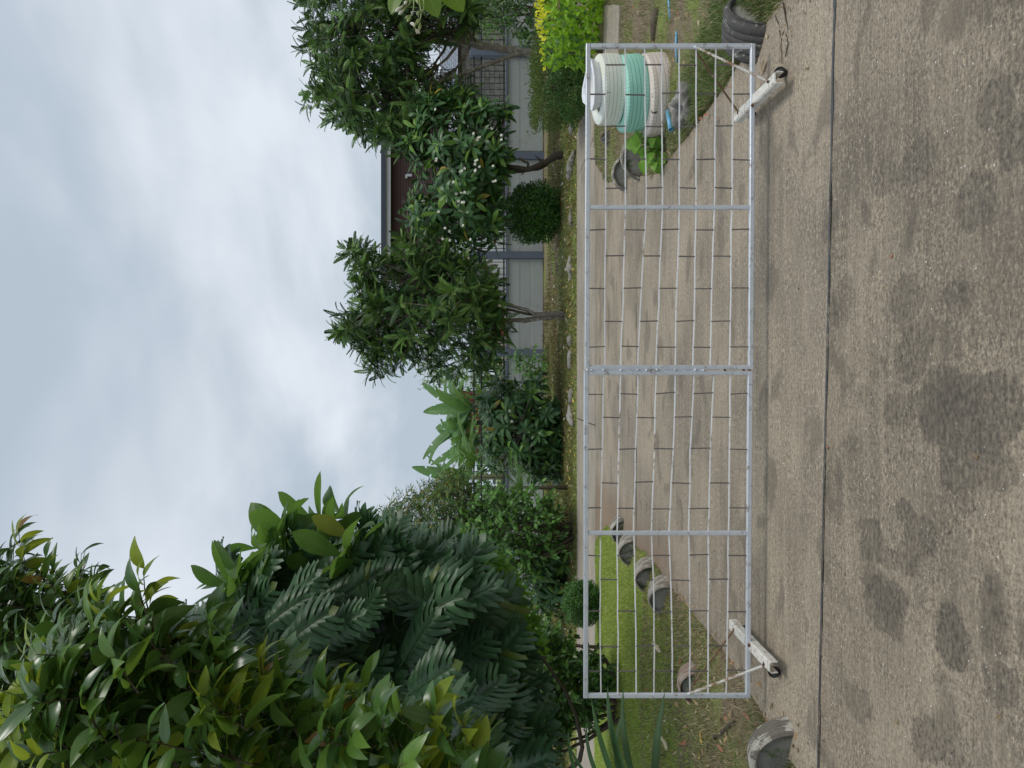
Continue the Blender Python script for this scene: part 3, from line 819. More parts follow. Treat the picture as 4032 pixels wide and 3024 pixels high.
# white corner basin on top
def basin():
    out_ = [(-.235, -.02), (-.20, -.09), (-.12, -.135), (0, -.155), (.12, -.135), (.20, -.09), (.215, -.02), (.06, .20), (-.0, .225), (-.06, .21)]
    out_ = np.array(out_)*[1, 1.0]
    cen = np.array([0, -.0]); ins = cen+(out_-cen)*.80; ins2 = cen+(out_-cen)*.66; bot = cen+(out_-cen)*.40; low = cen+(out_-cen)*.62
    low0 = cen+(out_-cen)*.97
    rings = [(low, -.145), (low0, -.03), (out_, -.004), (cen+(out_-cen)*.985, 0), (ins, .0), (cen+(ins-cen)*.96, -.008), (ins2, -.05), (bot, -.062)]
    V = [(p[0], p[1], z) for r_, z in rings for p in r_]; n = len(out_)
    Fc = [(k*n+i, k*n+(i+1) % n, (k+1)*n+(i+1) % n, (k+1)*n+i) for k in range(len(rings)-1) for i in range(n)]
    Fc += [tuple(range(n))[::-1], tuple((len(rings)-1)*n+i for i in range(n))]
    return V, Fc
M_CER = plain('white_ceramic', (.78, .80, .84), .18, 0, .03, 4)
M_CERIN = plain('stained_ceramic', (.66, .64, .58), .35, 0, .12, 9, dirt=(.3, .26, .2), dirtamt=.15, dscale=12)
V, Fc = basin(); me = mesh('corner_basin', V, Fc, M_CER); me.materials.append(M_CERIN)
for p_ in me.polygons:
    if p_.index >= 60 and p_.index != 70: p_.material_index = 1
bas = link('corner_basin', me, None, Matrix.Translation((2.67, 6.80, .712)) @ Matrix.Rotation(.06, 4, 'Z') @ Matrix.Rotation(.17, 4, 'X') @ Matrix.Rotation(-.07, 4, 'Y') @ Matrix.Scale(1.03, 4))
props(bas, 'white ceramic corner washbasin with pale brown stains resting on the tyre stack', 'washbasin')

# half buried tyres edging the grass
def oldtyremat(name, paint, bare, amt):
    m, t, p, out = newmat(name)
    tcn = N(t, 'ShaderNodeTexCoord'); P = tcn.outputs['Object']
    n1 = noisen(t, mapping(t, P, (1, 1, 3.5)), 7, 7, .7, .3); n2 = noisen(t, P, 30, 5, .7)
    c_ = mixc(t, n2, tuple(x*.7 for x in bare), tuple(x*1.4 for x in bare))
    c_ = mixc(t, ramp(t, n1, .62-.2*amt, .66-.2*amt), c_, mixc(t, n2, paint, tuple(x*.6 for x in paint)))
    L(t, c_, p.inputs['Base Color']); p.inputs['Roughness'].default_value = .85
    L(t, bumpn(t, mathn(t, 'ADD', n1, n2), .8, .012), p.inputs['Normal']); return m
M_OT1 = oldtyremat('peeling_white_tyre', (.60, .57, .49), (.16, .145, .12), .6)
M_OT2 = oldtyremat('mossy_white_tyre', (.50, .47, .40), (.22, .19, .15), .75)
M_OT3 = oldtyremat('old_black_tyre', (.40, .40, .37), (.075, .07, .065), .25)
M_OT4 = oldtyremat('reddish_tyre', (.45, .38, .31), (.26, .18, .14), .6)
M_FILL = plain('dark_fill', (.20, .195, .165), .95, 0, .45, 11, bump=.8, dirt=(.06, .085, .035), dirtamt=.5, dscale=7)
def buried(px, py, Ro, hw, yaw, mat, label, lean=0.25, sink=.12, z0=None, fillmat=None, ydist=None):
    """tyre standing on its tread, lower half in the ground; px,py: picture point at the middle of its foot"""
    g = gr(px, py); o = empty('half_buried_tyre', (g[0], g[1], 0), label, 'tyre', 'half buried tyres edging the grass')
    M = Matrix.Translation((g[0], g[1], Ro-sink-Ro)) @ Matrix.Rotation(yaw, 4, 'Z') @ Matrix.Rotation(PI/2-lean, 4, 'X')
    pr_ = tyre_profile(Ro, Ro*.80, hw)
    mb_ = MB().lathe(pr_, None, 56, True); me_ = mb_.data('tread', mat, True)
    k = bpy.data.objects.new('tread', me_); COL.objects.link(k); k.parent = o; k.matrix_basis = Matrix.Translation(-Vector(o.location)) @ M
    mb_ = MB().lathe([(.0005, -hw*.80), (Ro*.5, -hw*.83), (Ro*.84, -hw*.80), (Ro*.84, hw*.80), (Ro*.5, hw*.86), (.0005, hw*.82)], None, 26)
    me_ = mb_.data('soil_fill', fillmat or M_FILL, True)
    k = bpy.data.objects.new('soil_fill', me_); COL.objects.link(k); k.parent = o; k.matrix_basis = Matrix.Translation(-Vector(o.location)) @ M
    return o
buried(3090, 2985, .25, .058, -.38, M_OT1, 'half buried tyre with peeling white tread nearest the camera at the driveway edge', .18, .06)
buried(2745, 2690, .19, .065, -.45, M_OT4, 'half buried reddish tyre with mossy middle behind the left foot of the gate', .2, .04)
buried(2620, 2345, .20, .085, -.5, M_OT2, 'half buried white tyre beside the brown soil, nearer of the touching pair', .2, .04)
buried(2560, 2265, .20, .085, -.5, M_OT2, 'half buried grey tyre behind the nearer of the touching pair', .2, .04)
buried(2488, 2165, .21, .08, -.5, M_OT2, 'half buried tyre with grassy middle third from the lawn corner', .2, .05)
buried(2450, 2088, .20, .07, -.4, M_OT1, 'half buried white tyre at the far corner of the lawn beside the driveway', .15, .05)
buried(2468, 682, .23, .09, -.25, M_OT1, 'half buried white ribbed tyre at the far tip of the weedy bed', .12, .05)
buried(2520, 615, .26, .09, -.3, M_OT1, 'half buried white ribbed tyre behind the leafy weed', .12, .05)
buried(2408, 520, .22, .10, 1.3, M_OT3, 'old dark tyre lying half buried beyond the tyre stack', .8, .07)
buried(2960, 95, .31, .12, .75, M_OT3, 'large weathered black tyre half buried behind the right end of the gate', .15, .14)

# stones
def rock(name, loc, s, mat, label, cat='rock', group=None, seed=0, sub=3, amp=.35):
    import bmesh
    bm = bmesh.new(); bmesh.ops.create_icosphere(bm, subdivisions=sub, radius=1)
    for v in bm.verts:
        n_ = mnoise.fractal(v.co*1.3+Vector((seed*3.1, seed, 0)), 1.0, 2.0, 3)
        v.co *= 1+amp*n_
        c2 = mnoise.cell(v.co*1.5+Vector((seed, 0, 0))); v.co *= 1+.05*c2; v.co *= 1+.12*mnoise.fractal(v.co*5+Vector((seed, 1, 2)), 1.0, 2.0, 3)
        v.co = Vector((v.co.x*s[0], v.co.y*s[1], v.co.z*s[2]))
    me_ = bpy.data.meshes.new(name); bm.to_mesh(me_); bm.free(); me_.materials.append(mat)
    o = bpy.data.objects.new(name, me_); COL.objects.link(o); o.location = loc; o.rotation_euler = (0, 0, seed*1.3)
    for p_ in me_.polygons: p_.use_smooth = True
    return props(o, label, cat, group)
M_ROCK = plain('grey_rock', (.19, .18, .16), .9, 0, .5, 14, bump=1.0, bscale=28, dirt=(.45, .43, .40), dirtamt=.35, dscale=11)
M_ROCKW = plain('pale_stone', (.27, .255, .225), .9, 0, .35, 9, bump=.8, bscale=20, dirt=(.12, .12, .08), dirtamt=.5, dscale=8)
g = gr(2738, 392); rock('boulder', (g[0], g[1]+.06, .05), (.155, .12, .125), M_ROCK, 'rough grey boulder in the grass in front of the tyre stack', seed=2, sub=4, amp=.45)
LB = ['longest pale kerb stone at the foot of the frangipani trunk', 'pale kerb stone right of the slim feathery tree trunk', 'small whitish stone on the verge left of the feathery tree trunk', 'flat whitish stone beside the small whitish stone on the verge',
      'low pale stone in front of the sprawling frangipani bushes', 'pale block stone near the left frangipani bush by the street', 'worn pale stone on the verge below the round dark topiary', 'small pale stone in the litter behind the clipped hedge']
for i, (X_, Y_, sx, sz) in enumerate([(2262, 655, .42, .11), (2261, 1052, .30, .10), (2258, 1340, .20, .09), (2258, 1418, .24, .08), (2262, 1640, .34, .10), (2262, 1560, .2, .08), (2262, 850, .22, .07), (2264, 500, .18, .07)]):
    g = gr(X_, Y_); rock('kerb_stone', (g[0], g[1]+.12, .04), (sx, .12, sz), M_ROCKW, LB[i], 'stone', 'pale stones along the street verge', seed=i+4, sub=2, amp=.25)

# blue pipe, log, path slab
M_BLUE = plain('blue_pvc', (.16, .42, .62), .4, 0, .1, 8, dirt=(.3, .3, .26), dirtamt=.3, dscale=14)
for (a, b, lb, nm) in [((2658, -60), (2662, 72), 'short straight blue plastic pipe lying in the weeds at the frame edge', 0), ((2688, 125), (2690, 245), 'thin blue plastic pipe in the weeds beside the bottom tyre', 1), ((2652, 452), (2668, 498), 'stub of blue plastic pipe poking out under the tyre stack', 2)]:
    p, q = gr(*a), gr(*b); mb = MB(); p[2] = q[2] = .05
    rr_ = .011 if nm < 2 else .024
    mb.tube([p, (p+q)/2+[0, 0, .008], q], rr_, 12, nm < 2)
    if nm == 2: mb = MB(); mb.lathe([(rr_, -.11), (rr_, .11), (rr_*.8, .11), (rr_*.8, -.11)], Matrix.Translation((p+q)/2) @ Matrix.Rotation(.5, 4, 'Z') @ Matrix.Rotation(PI/2, 4, 'Y'), 16, True)
    o = mb.build('blue_pipe', M_BLUE, None, True); props(o, lb, 'pipe', 'blue plastic pipes in the weeds')
p, q = gr(2612, 35), gr(2600, 170); p[2] = q[2] = .05
o = MB().tube([p, (p*.6+q*.4)+[0, 0, .02], q], [.045, .05, .035], 10).build('log', M_BARKD, None, True); props(o, 'short dark log lying in the weeds below the lime green hedge', 'log')
pth = [tuple(gr(*c_)[:2]) for c_ in ((2470, 20), (2464, 248), (2402, 262), (2408, 20))]
pslab = slab(pth, M_CON_C, None, 'garden_path', .10, .12); props(pslab, kind='structure')

# ================================================================== BOUNDARY WALL AND FENCE
WY = 22.5
def wp(X, Y): return at(X, Y, WY)
wall = empty('boundary_wall', (0, WY, 0), 'low grey painted wall of long concrete slabs between slate posts', 'wall')
postY = [-585, -190, 205, 615, 1005, 1390, 1785, 2180, 2575, 2970]
px_ = [wp(2000, y_)[0] for y_ in postY]
ZC, ZB = wp(1997, 1000)[2], wp(2139, 1000)[2]
zr = [ZC-.02, wp(2048, 1000)[2], wp(2092, 1000)[2], ZB]
for i, x in enumerate(px_):
    w_ = .105 if i != 2 else .15
    top = wp(1850, 1000)[2] if i < 6 else ZC+.12
    MB().bbox((x-w_, WY-.10, -.05), (x+w_, WY+.12, top), .01).build('wall_post', M_SLATE, wall)
    if i < len(px_)-1:
        a, b = px_[i+1]+w_, x-w_
        for k in range(3):
            MB().bbox((a+.004, WY-.02+.004*(k % 2), zr[k+1]+.008), (b-.004, WY+.06, zr[k]-.006), .006).build('wall_slab', M_PANEL, wall)
            if k < 2: MB().box((a+.01, WY-.006, zr[k+1]-.012), (b-.01, WY+.05, zr[k+1]+.014)).build('mortar_line', M_GROUT, wall)
        MB().bbox((a, WY-.06, ZC-.02), (b, WY+.10, ZC+.045), .006).build('wall_cap', M_SLATE, wall)
MB().box((px_[-1]-2, WY-.012, -.12), (px_[0]+2, WY+.09, ZB+.004)).build('plinth', M_PLINTH, wall)
fence = empty('bar_fence', (0, WY, ZC), 'black iron bar fence with three rails on top of the low grey wall', 'fence')
zt = [wp(1984, 1000)[2], wp(1895, 1000)[2], wp(1866, 1000)[2]]
for i in range(len(px_)-1):
    a, b = px_[i+1]+.11, px_[i]-.11
    if i == len(px_)-2: continue
    for z in zt: MB().bbox((a, WY+.01, z-.022), (b, WY+.05, z+.022), .004).build('rail', M_IRON, fence)
    n = int((b-a)/.17)
    for k in range(n):
        x = a+(k+.5)*(b-a)/n; mb = MB(); mb.box((x-.009, WY+.021, ZC+.05), (x+.009, WY+.039, wp(1858, 1000)[2]))
        mb.tube([(x, WY+.03, wp(1858, 1000)[2]), (x, WY+.03, wp(1855, 1000)[2]), (x, WY+.03, wp(1846, 1000)[2])], [.009, .022, .002], 4)
        mb.build('bar', M_IRON, fence)

# ================================================================== BUILDINGS BEHIND
M_SIDE = plain('brown_siding', (.095, .052, .045), .7, 0, .12, 2)
M_WHITE = plain('white_render', (.62, .64, .66), .8, 0, .08, .8, bump=.1)
M_FASC = plain('white_fascia', (.72, .74, .76), .6, 0, .04, 2)
M_ROOFD = plain('dark_roof_edge', (.035, .04, .06), .6, 0, .2, 3)
M_GLASS = plain('dark_window', (.02, .03, .05), .12, 0, .2, 2)
M_RED = plain('red_paint', (.30, .05, .035), .6, 0, .3, 3)
M_CREAM = plain('cream_render', (.42, .38, .31), .8, 0, .12, 2)
HY = 36.0
def hp(X, Y, d=HY): return at(X, Y, d)
house = empty('siding_house', (hp(1900, 760)[0], HY, 0), 'house with brown board siding gable and white fascia behind the frangipani tree', 'house')
xr, xl = hp(1600, 395)[0], hp(1600, 1090)[0]
zf0, zf1, zsb = hp(1524, 700)[2], hp(1500, 700)[2], hp(1765, 700)[2]
MB().box((xl, HY+.02, -.1), (xr, HY+9, zsb)).build('house_wall', M_WHITE, house)
nb = 22; zs = np.linspace(zsb, hp(1536, 700)[2], nb+1)
for k in range(nb):
    mb = MB(); z0, z1 = zs[k], zs[k+1]
    V = [(xl, HY-.03, z0+.01), (xr, HY-.03, z0+.01), (xr, HY, z1), (xl, HY, z1), (xl, HY+.02, z0+.01), (xr, HY+.02, z0+.01), (xr, HY+.02, z1), (xl, HY+.02, z1)]
    mb.add(V, [(0, 1, 2, 3), (0, 4, 5, 1), (3, 2, 6, 7), (4, 7, 6, 5), (0, 3, 7, 4), (1, 5, 6, 2)]).build('siding_board', M_SIDE, house)
MB().box((xl+.02, HY+.021, zsb), (xr-.02, HY+9, zs[-1])).build('gable_wall', M_SIDE, house)
MB().bbox((xl-.5, HY-.7, hp(1538, 700, HY-.7)[2]), (xr+.5, HY-.64, hp(1519, 700, HY-.7)[2]), .01).build('fascia', M_FASC, house)
mb = MB(); mb.add([(xl-.7, HY-.9, hp(1520, 700, HY-.9)[2]), (xr+.7, HY-.9, hp(1520, 700, HY-.9)[2]), (xr+.7, HY+5, hp(1498, 700)[2]+.35), (xl-.7, HY+5, hp(1498, 700)[2]+.35),
            (xl-.7, HY-.9, hp(1500, 700, HY-.9)[2]), (xr+.7, HY-.9, hp(1500, 700, HY-.9)[2]), (xr+.7, HY+5, hp(1498, 700)[2]+.6), (xl-.7, HY+5, hp(1498, 700)[2]+.6)],
           [(0, 3, 2, 1), (4, 5, 6, 7), (0, 1, 5, 4), (1, 2, 6, 5), (2, 3, 7, 6), (3, 0, 4, 7)]); mb.build('roof', M_ROOFD, house)
mb = MB(); c0 = hp(1622, 690, HY-.15)
mb.tube([c0, c0+[0, 0, .22], c0+[.0, 0, .26], c0+[-.14, 0, .26]], .06, 10); mb.build('vent_pipe', M_FASC, house)
for (X0, Y0, X1, Y1) in ((1885, 860, 1990, 900), (1880, 1085, 1960, 1060),):
    a, b = hp(X1, max(Y0, Y1)), hp(X0, min(Y0, Y1)); wn = MB().bbox((a[0], HY-.05, a[2]), (b[0], HY+.03, b[2]), .01).build('window_frame', M_FASC, house)
    MB().box((a[0]+.06, HY-.055, a[2]+.06), (b[0]-.06, HY-.051, b[2]-.06)).build('pane', M_GLASS, wn)
# white car port / shed with beams and blue items between the trunk and the round topiary
shed = empty('open_shed', (hp(1900, 1150, 31)[0], 31, 0), 'open fronted shed with cream beams and a blue barrel behind the iron fence', 'shed')
a, b = hp(1990, 1190, 31), hp(1830, 1010, 31)
MB().box((a[0], 31.6, -.1), (b[0], 31.7, b[2])).build('back_wall', M_WHITE, shed)
MB().bbox((a[0]-.1, 31.0, b[2]-.12), (b[0]+.1, 31.75, b[2]), .01).build('beam', M_CREAM, shed)
for X_ in (1895, 1935): z = hp(X_, 1100, 31)[2]; MB().bbox((a[0], 31.0, z-.05), (b[0], 31.06, z+.05), .01).build('beam', M_CREAM, shed)
for x in (a[0]+.06, b[0]-.06): MB().bbox((x-.05, 31.0, -.1), (x+.05, 31.1, b[2]-.12), .01).build('shed_post', M_CREAM, shed)
# red and white building seen through the banana plants
rb = empty('red_hut', (hp(1900, 1660, 40)[0], 40, 0), 'low hut with dark red boards and white wall behind the banana plants', 'hut')
a, b = hp(1995, 1790, 40), hp(1815, 1540, 40)
MB().box((a[0], 40.02, -.1), (b[0], 43, hp(1960, 1600, 40)[2])).build('hut_wall', M_WHITE, rb)
z0, z1 = hp(1960, 1600, 40)[2], b[2]
for k in range(6): MB().bbox((a[0], 39.98+.01*(k % 2), z0+(z1-z0)*k/6), (b[0], 42.9, z0+(z1-z0)*(k+.94)/6), .01).build('red_board', M_RED, rb)
MB().bbox((a[0]-.4, 39.4, z1+.002), (b[0]+.4, 43.4, z1+.09), .01).build('roof', M_ROOFD, rb)
# small red tractor-like thing seen at the fence: a parked red trailer
tr_ = empty('trailer', (hp(1960, 1285, 33)[0], 33, 0), 'small red and white box trailer half hidden behind the forked tree trunk', 'trailer')
a, b = hp(2010, 1320, 33), hp(1935, 1262, 33)
MB().bbox((a[0], 33, .45), (b[0], 34.6, b[2]), .03).build('trailer_body', M_RED, tr_)
MB().bbox((a[0]-.75, 33.05, .45), (a[0]-.02, 34.5, b[2]-.2), .03).build('trailer_box', M_CREAM, tr_)
for x in (a[0]+.1, b[0]-.15): MB().lathe([(.05, -.09), (.24, -.09), (.30, -.06), (.30, .06), (.24, .09), (.05, .09)], Matrix.Translation((x, 33.1, .30)) @ Matrix.Rotation(PI/2, 4, 'X'), 20, True).build('wheel', M_RUBBER, tr_, True)
# stone block house on the right with corrugated roof
BY = 30.0
M_BLK = plain('grey_block', (.20, .195, .175), .9, 0, .35, 5, bump=.6, bscale=14)
M_CORR = plain('grey_roof_sheet', (.27, .30, .34), .55, .1, .12, 3)
bh = empty('block_house', (hp(1900, 250, BY)[0], BY, 0), 'grey stone block building with corrugated roof behind the right feathery tree', 'house')
xL_, xR_ = hp(1900, 640, BY)[0], hp(1900, -120, BY)[0]; zt_ = hp(1800, 200, BY)[2]
MB().box((xL_+.02, BY+.06, -.1), (xR_-.02, BY+6, zt_-.02)).build('core_wall', plain('mortar', (.17, .165, .15), .95), bh)
bm_ = []
for k in range(3):
    mbb = MB(); c_ = .012; mbb.bbox((-.167, -.05+R.uniform(-.008, .008), -.090), (.167, .1, .090), .008)
    V_ = np.concatenate(mbb.V); V_ += R.normal(0, .004, V_.shape); bm_.append(mesh('block', V_, mbb.F, M_BLK))
nx_ = int((xR_-xL_)/.345); nz_ = int((zt_-.35)/.19)
cnt = 0
for r_ in range(nz_, 0, -1):
    for k in range(nx_):
        if cnt >= 298: break
        z = .25+r_*.19-.095; x = xL_+.18+k*.345+(.17 if r_ % 2 else 0)
        if x > xR_-.1: continue
        o = bpy.data.objects.new('block', bm_[(k*7+r_*3) % 3]); COL.objects.link(o); o.parent = bh
        o.matrix_basis = Matrix.Translation(-Vector(bh.location)) @ Matrix.Translation((x, BY+R.uniform(0, .02), z)); cnt += 1
xa, xb = hp(1770, 345, BY)[0], hp(1770, -60, BY)[0]; zlo, zhi = hp(1803, 200, BY-.5)[2], hp(1738, 200, BY+2.5)[2]
n = int((xb-xa)/.045); V = []
for i in range(n+1):
    x = xa+(xb-xa)*i/n; dz = .03*math.sin(i*PI/2+.4)
    V += [(x, BY-.5, zlo+dz), (x, BY+2.5, zhi+dz)]
Fc = [(2*i, 2*i+2, 2*i+3, 2*i+1) for i in range(n)]
# rows of overlapping sheets, one per course
nc = 9
for r_ in range(nc):
    t0, t1 = r_/nc, (r_+1.06)/nc; y0, y1 = BY-.5+3*t0, BY-.5+3*t1; z0, z1 = zlo+(zhi-zlo)*t0, zlo+(zhi-zlo)*t1
    nn_ = int((xb-xa)/.06); V = []
    for i in range(nn_+1):
        x = xa+(xb-xa)*i/nn_; dz = .022*math.sin(i*PI/2+.4)
        V += [(x, y0, z0+dz+.03), (x, y1, z1+dz)]
    V += [(v[0], v[1], v[2]-.02) for v in V]; h_ = 2*(nn_+1)
    Fc = [(2*i, 2*i+2, 2*i+3, 2*i+1) for i in range(nn_)]+[(h_+2*i, h_+2*i+1, h_+2*i+3, h_+2*i+2) for i in range(nn_)]+[(2*i, h_+2*i, h_+2*i+2, 2*i+2) for i in range(nn_)]
    link('roof_sheet', mesh('roof_sheet', V, Fc, M_CORR), bh)

# ================================================================== VEGETATION
# ---- big glossy split leaf climber on the left
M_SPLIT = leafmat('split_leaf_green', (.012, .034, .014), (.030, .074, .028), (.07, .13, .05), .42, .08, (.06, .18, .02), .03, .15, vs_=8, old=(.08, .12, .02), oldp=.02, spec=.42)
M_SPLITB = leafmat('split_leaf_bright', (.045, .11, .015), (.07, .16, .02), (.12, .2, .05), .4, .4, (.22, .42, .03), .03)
splits = [split_leaf(i, (6, 7, 8, 7, 9)[i]) for i in range(5)]
POT = [(700, 2520), (800, 2430), (920, 2340), (1060, 2270), (1180, 2210), (1290, 2190), (1400, 2240), (1500, 2200), (1600, 2180), (1700, 2240), (1780, 2290),
       (1840, 2380), (1900, 2480), (1940, 2600), (1960, 2740), (1980, 2900), (2010, 3080), (600, 3080), (600, 2800), (640, 2640)]
cl_ = empty('split_leaf_climber', (-3.4, 7.2, 0), 'towering climber with huge dark green split leaves on the left', 'climbing plant')
P_, Q_ = polypts(POT, 250, 6.3, 2.0)
P2, Q2 = polypts(POT, 360, 7.6, 1.5)
def hang(P, k=1.0):
    n = len(P); D = np.stack([.55+R.normal(0, .32, n), -.35+R.normal(0, .2, n), -.62+R.normal(0, .25, n)], 1)
    Up = np.stack([.15+R.normal(0, .22, n), -.85+R.normal(0, .15, n), .50+R.normal(0, .2, n)], 1)
    return D, Up
D, Up = hang(P_); top = Q_[:, 0] < 1500-0*Q_[:, 1]
D[:, 2] += np.where(pdist(Q_, POT) < 90, .35, 0)
M1 = frames(P_, D, Up, R.uniform(.32, .58, len(P_)))
D, Up = hang(P2); M2 = frames(P2, D, Up, R.uniform(.40, .62, len(P2)))
Mall = np.concatenate([M1, M2])
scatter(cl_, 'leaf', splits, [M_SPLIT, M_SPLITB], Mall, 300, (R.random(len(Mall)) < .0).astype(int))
# the trunk and dead stems it climbs on
mb = MB(); mb.tube([(-4.7, 8.2, -.1), (-4.4, 8.1, 1.5), (-3.8, 7.9, 3.2), (-3.2, 7.8, 4.8)], [.17, .15, .13, .08], 12); mb.build('stem', M_BARKD, cl_, True)
for k in range(14):
    x = -3.3+R.uniform(-1.2, .9); y = 7.3+R.uniform(-.6, .5); z = R.uniform(.6, 4.2)
    limb((-4.2, 8.0, z*.6+.3), (x, y, z), .03, .015)[0].build('stem', M_TWIG, cl_, True)
# bright backlit leaves low on the right edge of the climber
EDG = [(1700, 2200), (1840, 2260), (1930, 2400), (1990, 2580), (1950, 2620), (1860, 2440), (1740, 2300)]
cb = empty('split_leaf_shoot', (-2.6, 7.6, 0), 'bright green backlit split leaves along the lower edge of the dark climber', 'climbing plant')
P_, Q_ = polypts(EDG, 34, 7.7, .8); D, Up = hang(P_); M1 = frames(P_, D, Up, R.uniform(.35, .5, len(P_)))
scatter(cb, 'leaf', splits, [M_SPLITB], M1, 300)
for k in range(5): p = P_[R.integers(0, len(P_))]; limb((-4.3, 8.0, .9+.3*k), p, .025, .012)[0].build('stem', M_TWIG, cb, True)

# ---- large paddle leaves above the climber
M_PAD = leafmat('paddle_leaf', (.045, .10, .025), (.075, .15, .03), (.16, .24, .09), .4, .45, (.22, .40, .06), .03, .35, (.30, .28, .05), 14, .012)
pads = [blade(1, .36, p_obov, 9, .25, .25+.3*i, .01, 2, seed=i) for i in range(4)]
pt_ = empty('frangipani_tree', (-2.9, 8.3, 0), 'frangipani with big upright light green leaves rising above the dark climber', 'tree')
rc = [(1030, 2170, 8), (960, 2190, 7), (1070, 2120, 7), (1250, 2140, 10), (1180, 2080, 8), (1290, 2050, 11), (1220, 2160, 8), (1120, 2210, 8), (1330, 2150, 8), (900, 2300, 6), (1000, 2260, 8), (860, 2340, 5), (1180, 2230, 8), (1300, 2220, 8)]
C_ = np.array([at(a+50, b-30, 6.2+R.uniform(-.4, .5)) for a, b, c_ in rc]); A_ = np.array([[.35+R.normal(0, .3), -.1+R.normal(0, .3), .9] for _ in rc])
Mr = rosette(C_, A_, 8, .40, (15, 75), .3, .1)
scatter(pt_, 'leaf', pads, [M_PAD], Mr, 300)
wood(pt_, [(-4.9, 9.0, -.1), (-4.6, 8.9, 1.4), (-3.8, 8.6, 2.4), (-3.0, 8.4, 3.0)], [.12, .10, .09, .07], C_-A_*.15, 5, M_BARKD, .014, .045)

# ---- foreground broadleaf tree, lower left
M_FG = leafmat('foreground_leaf', (.020, .055, .012), (.050, .110, .022), (.14, .20, .08), .27, .14, (.16, .30, .03), .035, .2, None, 11, spec=.65)
M_FGY = leafmat('young_leaf', (.12, .20, .02), (.22, .28, .03), (.28, .30, .08), .34, .45, (.40, .45, .04), .035, .15, (.30, .14, .05), 11, .03)
M_FGM = leafmat('mid_leaf', (.045, .11, .018), (.085, .165, .028), (.16, .22, .06), .3, .35, (.25, .38, .03), .035, .2, None, 11, spec=.6)
fgl = [blade(1, .40+.05*(i % 3), p_lance, 8, .22, .45+.28*i, .012, 2, seed=i+3, tip=.12*(i-2)) for i in range(5)]
def twigs(P, axes, nl, ll, tl, droop=.5, parent=None, mat=None, tw=.004, rn='twig'):
    Ms = []; tm = MB(); tipflag = []
    for p, a in zip(P, axes):
        a = unit(a); k = nl+R.integers(-1, 3); side = np.cross(a, (0, .3, 1)); side = unit(side)
        curve = np.array([0, 0, -droop*tl*.25])
        Q = [p+a*tl*t+curve*t*t for t in np.linspace(0, 1, 5)]
        tm.tube(np.array(Q), [tw, tw*.9, tw*.8, tw*.65, tw*.4], 4, False)
        for i in range(k):
            t_ = (i+.6)/k; s = 1 if i % 2 else -1
            q = p+a*tl*t_+curve*t_*t_
            d = a*(.35+.75*t_)+side*s*(.95-.45*t_)+np.array([0, 0, -.18])+R.normal(0, .18, 3)
            u = np.array([-.05, -.75, .8])+R.normal(0, .32, 3)
            Ms.append((q, d, u, ll*R.uniform(.72, 1.15)*(1-.25*t_))); tipflag.append(t_)
    Pq = np.array([m[0] for m in Ms]); Dq = np.array([m[1] for m in Ms]); Uq = np.array([m[2] for m in Ms]); Sq = np.array([m[3] for m in Ms])
    if parent is not None: o = tm.build(rn, mat or M_TWIG, parent); o['kind'] = 'stuff'
    return frames(Pq, Dq, Uq, Sq), np.array(tipflag)
FG1 = [(-150, 2210), (60, 2240), (160, 2250), (330, 2330), (380, 2400), (420, 2500), (380, 2700), (420, 3080), (-150, 3080)]
FG2 = [(300, 2560), (390, 2500), (500, 2430), (590, 2400), (640, 2450), (720, 2530), (840, 2600), (940, 2660), (1040, 2740), (1160, 2790), (1290, 2830), (1420, 2840),
       (1560, 2860), (1700, 2890), (1830, 2930), (1930, 2980), (2000, 3040), (2010, 3140), (0, 3140), (120, 2850)]
fgt = empty('broadleaf_tree', (-2.6, 3.9, 0), 'near broadleaf tree with drooping glossy leaves and yellow green young shoots', 'tree')
def fgtree(parent, poly, n, d0, th, ll, tl, ymix, limit, mm=.4):
    P, Q = polypts(poly, n, d0, th, True); e = pdist(Q, poly)
    ax = np.stack([.5+R.normal(0, .3, n), -.25+R.normal(0, .35, n), .6+R.normal(0, .35, n)], 1)
    frontness = P[:, 1] < d0
    yng = (R.random(n) < ymix*np.where(e < 90, 1.8, .7)) & frontness
    mid = (~yng) & (R.random(n) < mm)
    Ms, mi = [], []
    for sel, m_ in ((yng, 1), (mid, 2), (~yng & ~mid, 0)):
        if not sel.any(): continue
        M, tf = twigs(P[sel], ax[sel], 6, ll, tl, .6, parent); Ms.append(M); mi.append(np.full(len(M), m_))
    scatter(parent, 'leaf', fgl, [M_FG, M_FGY, M_FGM], np.concatenate(Ms), limit, np.concatenate(mi))
    return P
tp = fgtree(fgt, FG2, 380, 3.8, 1.5, .225, .24, .17, 300)
tp2, _ = polypts(FG2, 60, 3.9, .9)
wood(fgt, [(-2.75, 3.9, -.1), (-2.72, 3.9, .8), (-2.6, 3.9, 1.8), (-2.5, 3.95, 2.6)], [.10, .085, .07, .05], tp2, 6, M_BARKD, .006, .022)
fg2 = empty('broadleaf_tree', (-3.6, 5.6, 0), 'taller darker broadleaf tree at the upper left behind the near one', 'tree')
tp = fgtree(fg2, FG1, 330, 5.3, 1.8, .21, .30, .03, 300, .12)
tp2, _ = polypts(FG1, 40, 5.5, 1.0)
wood(fg2, [(-3.6, 5.6, -.1), (-3.5, 5.6, 1.8), (-3.4, 5.6, 3.4), (-3.2, 5.5, 4.3)], [.13, .11, .08, .05], tp2, 5, M_BARKD, .007, .026)

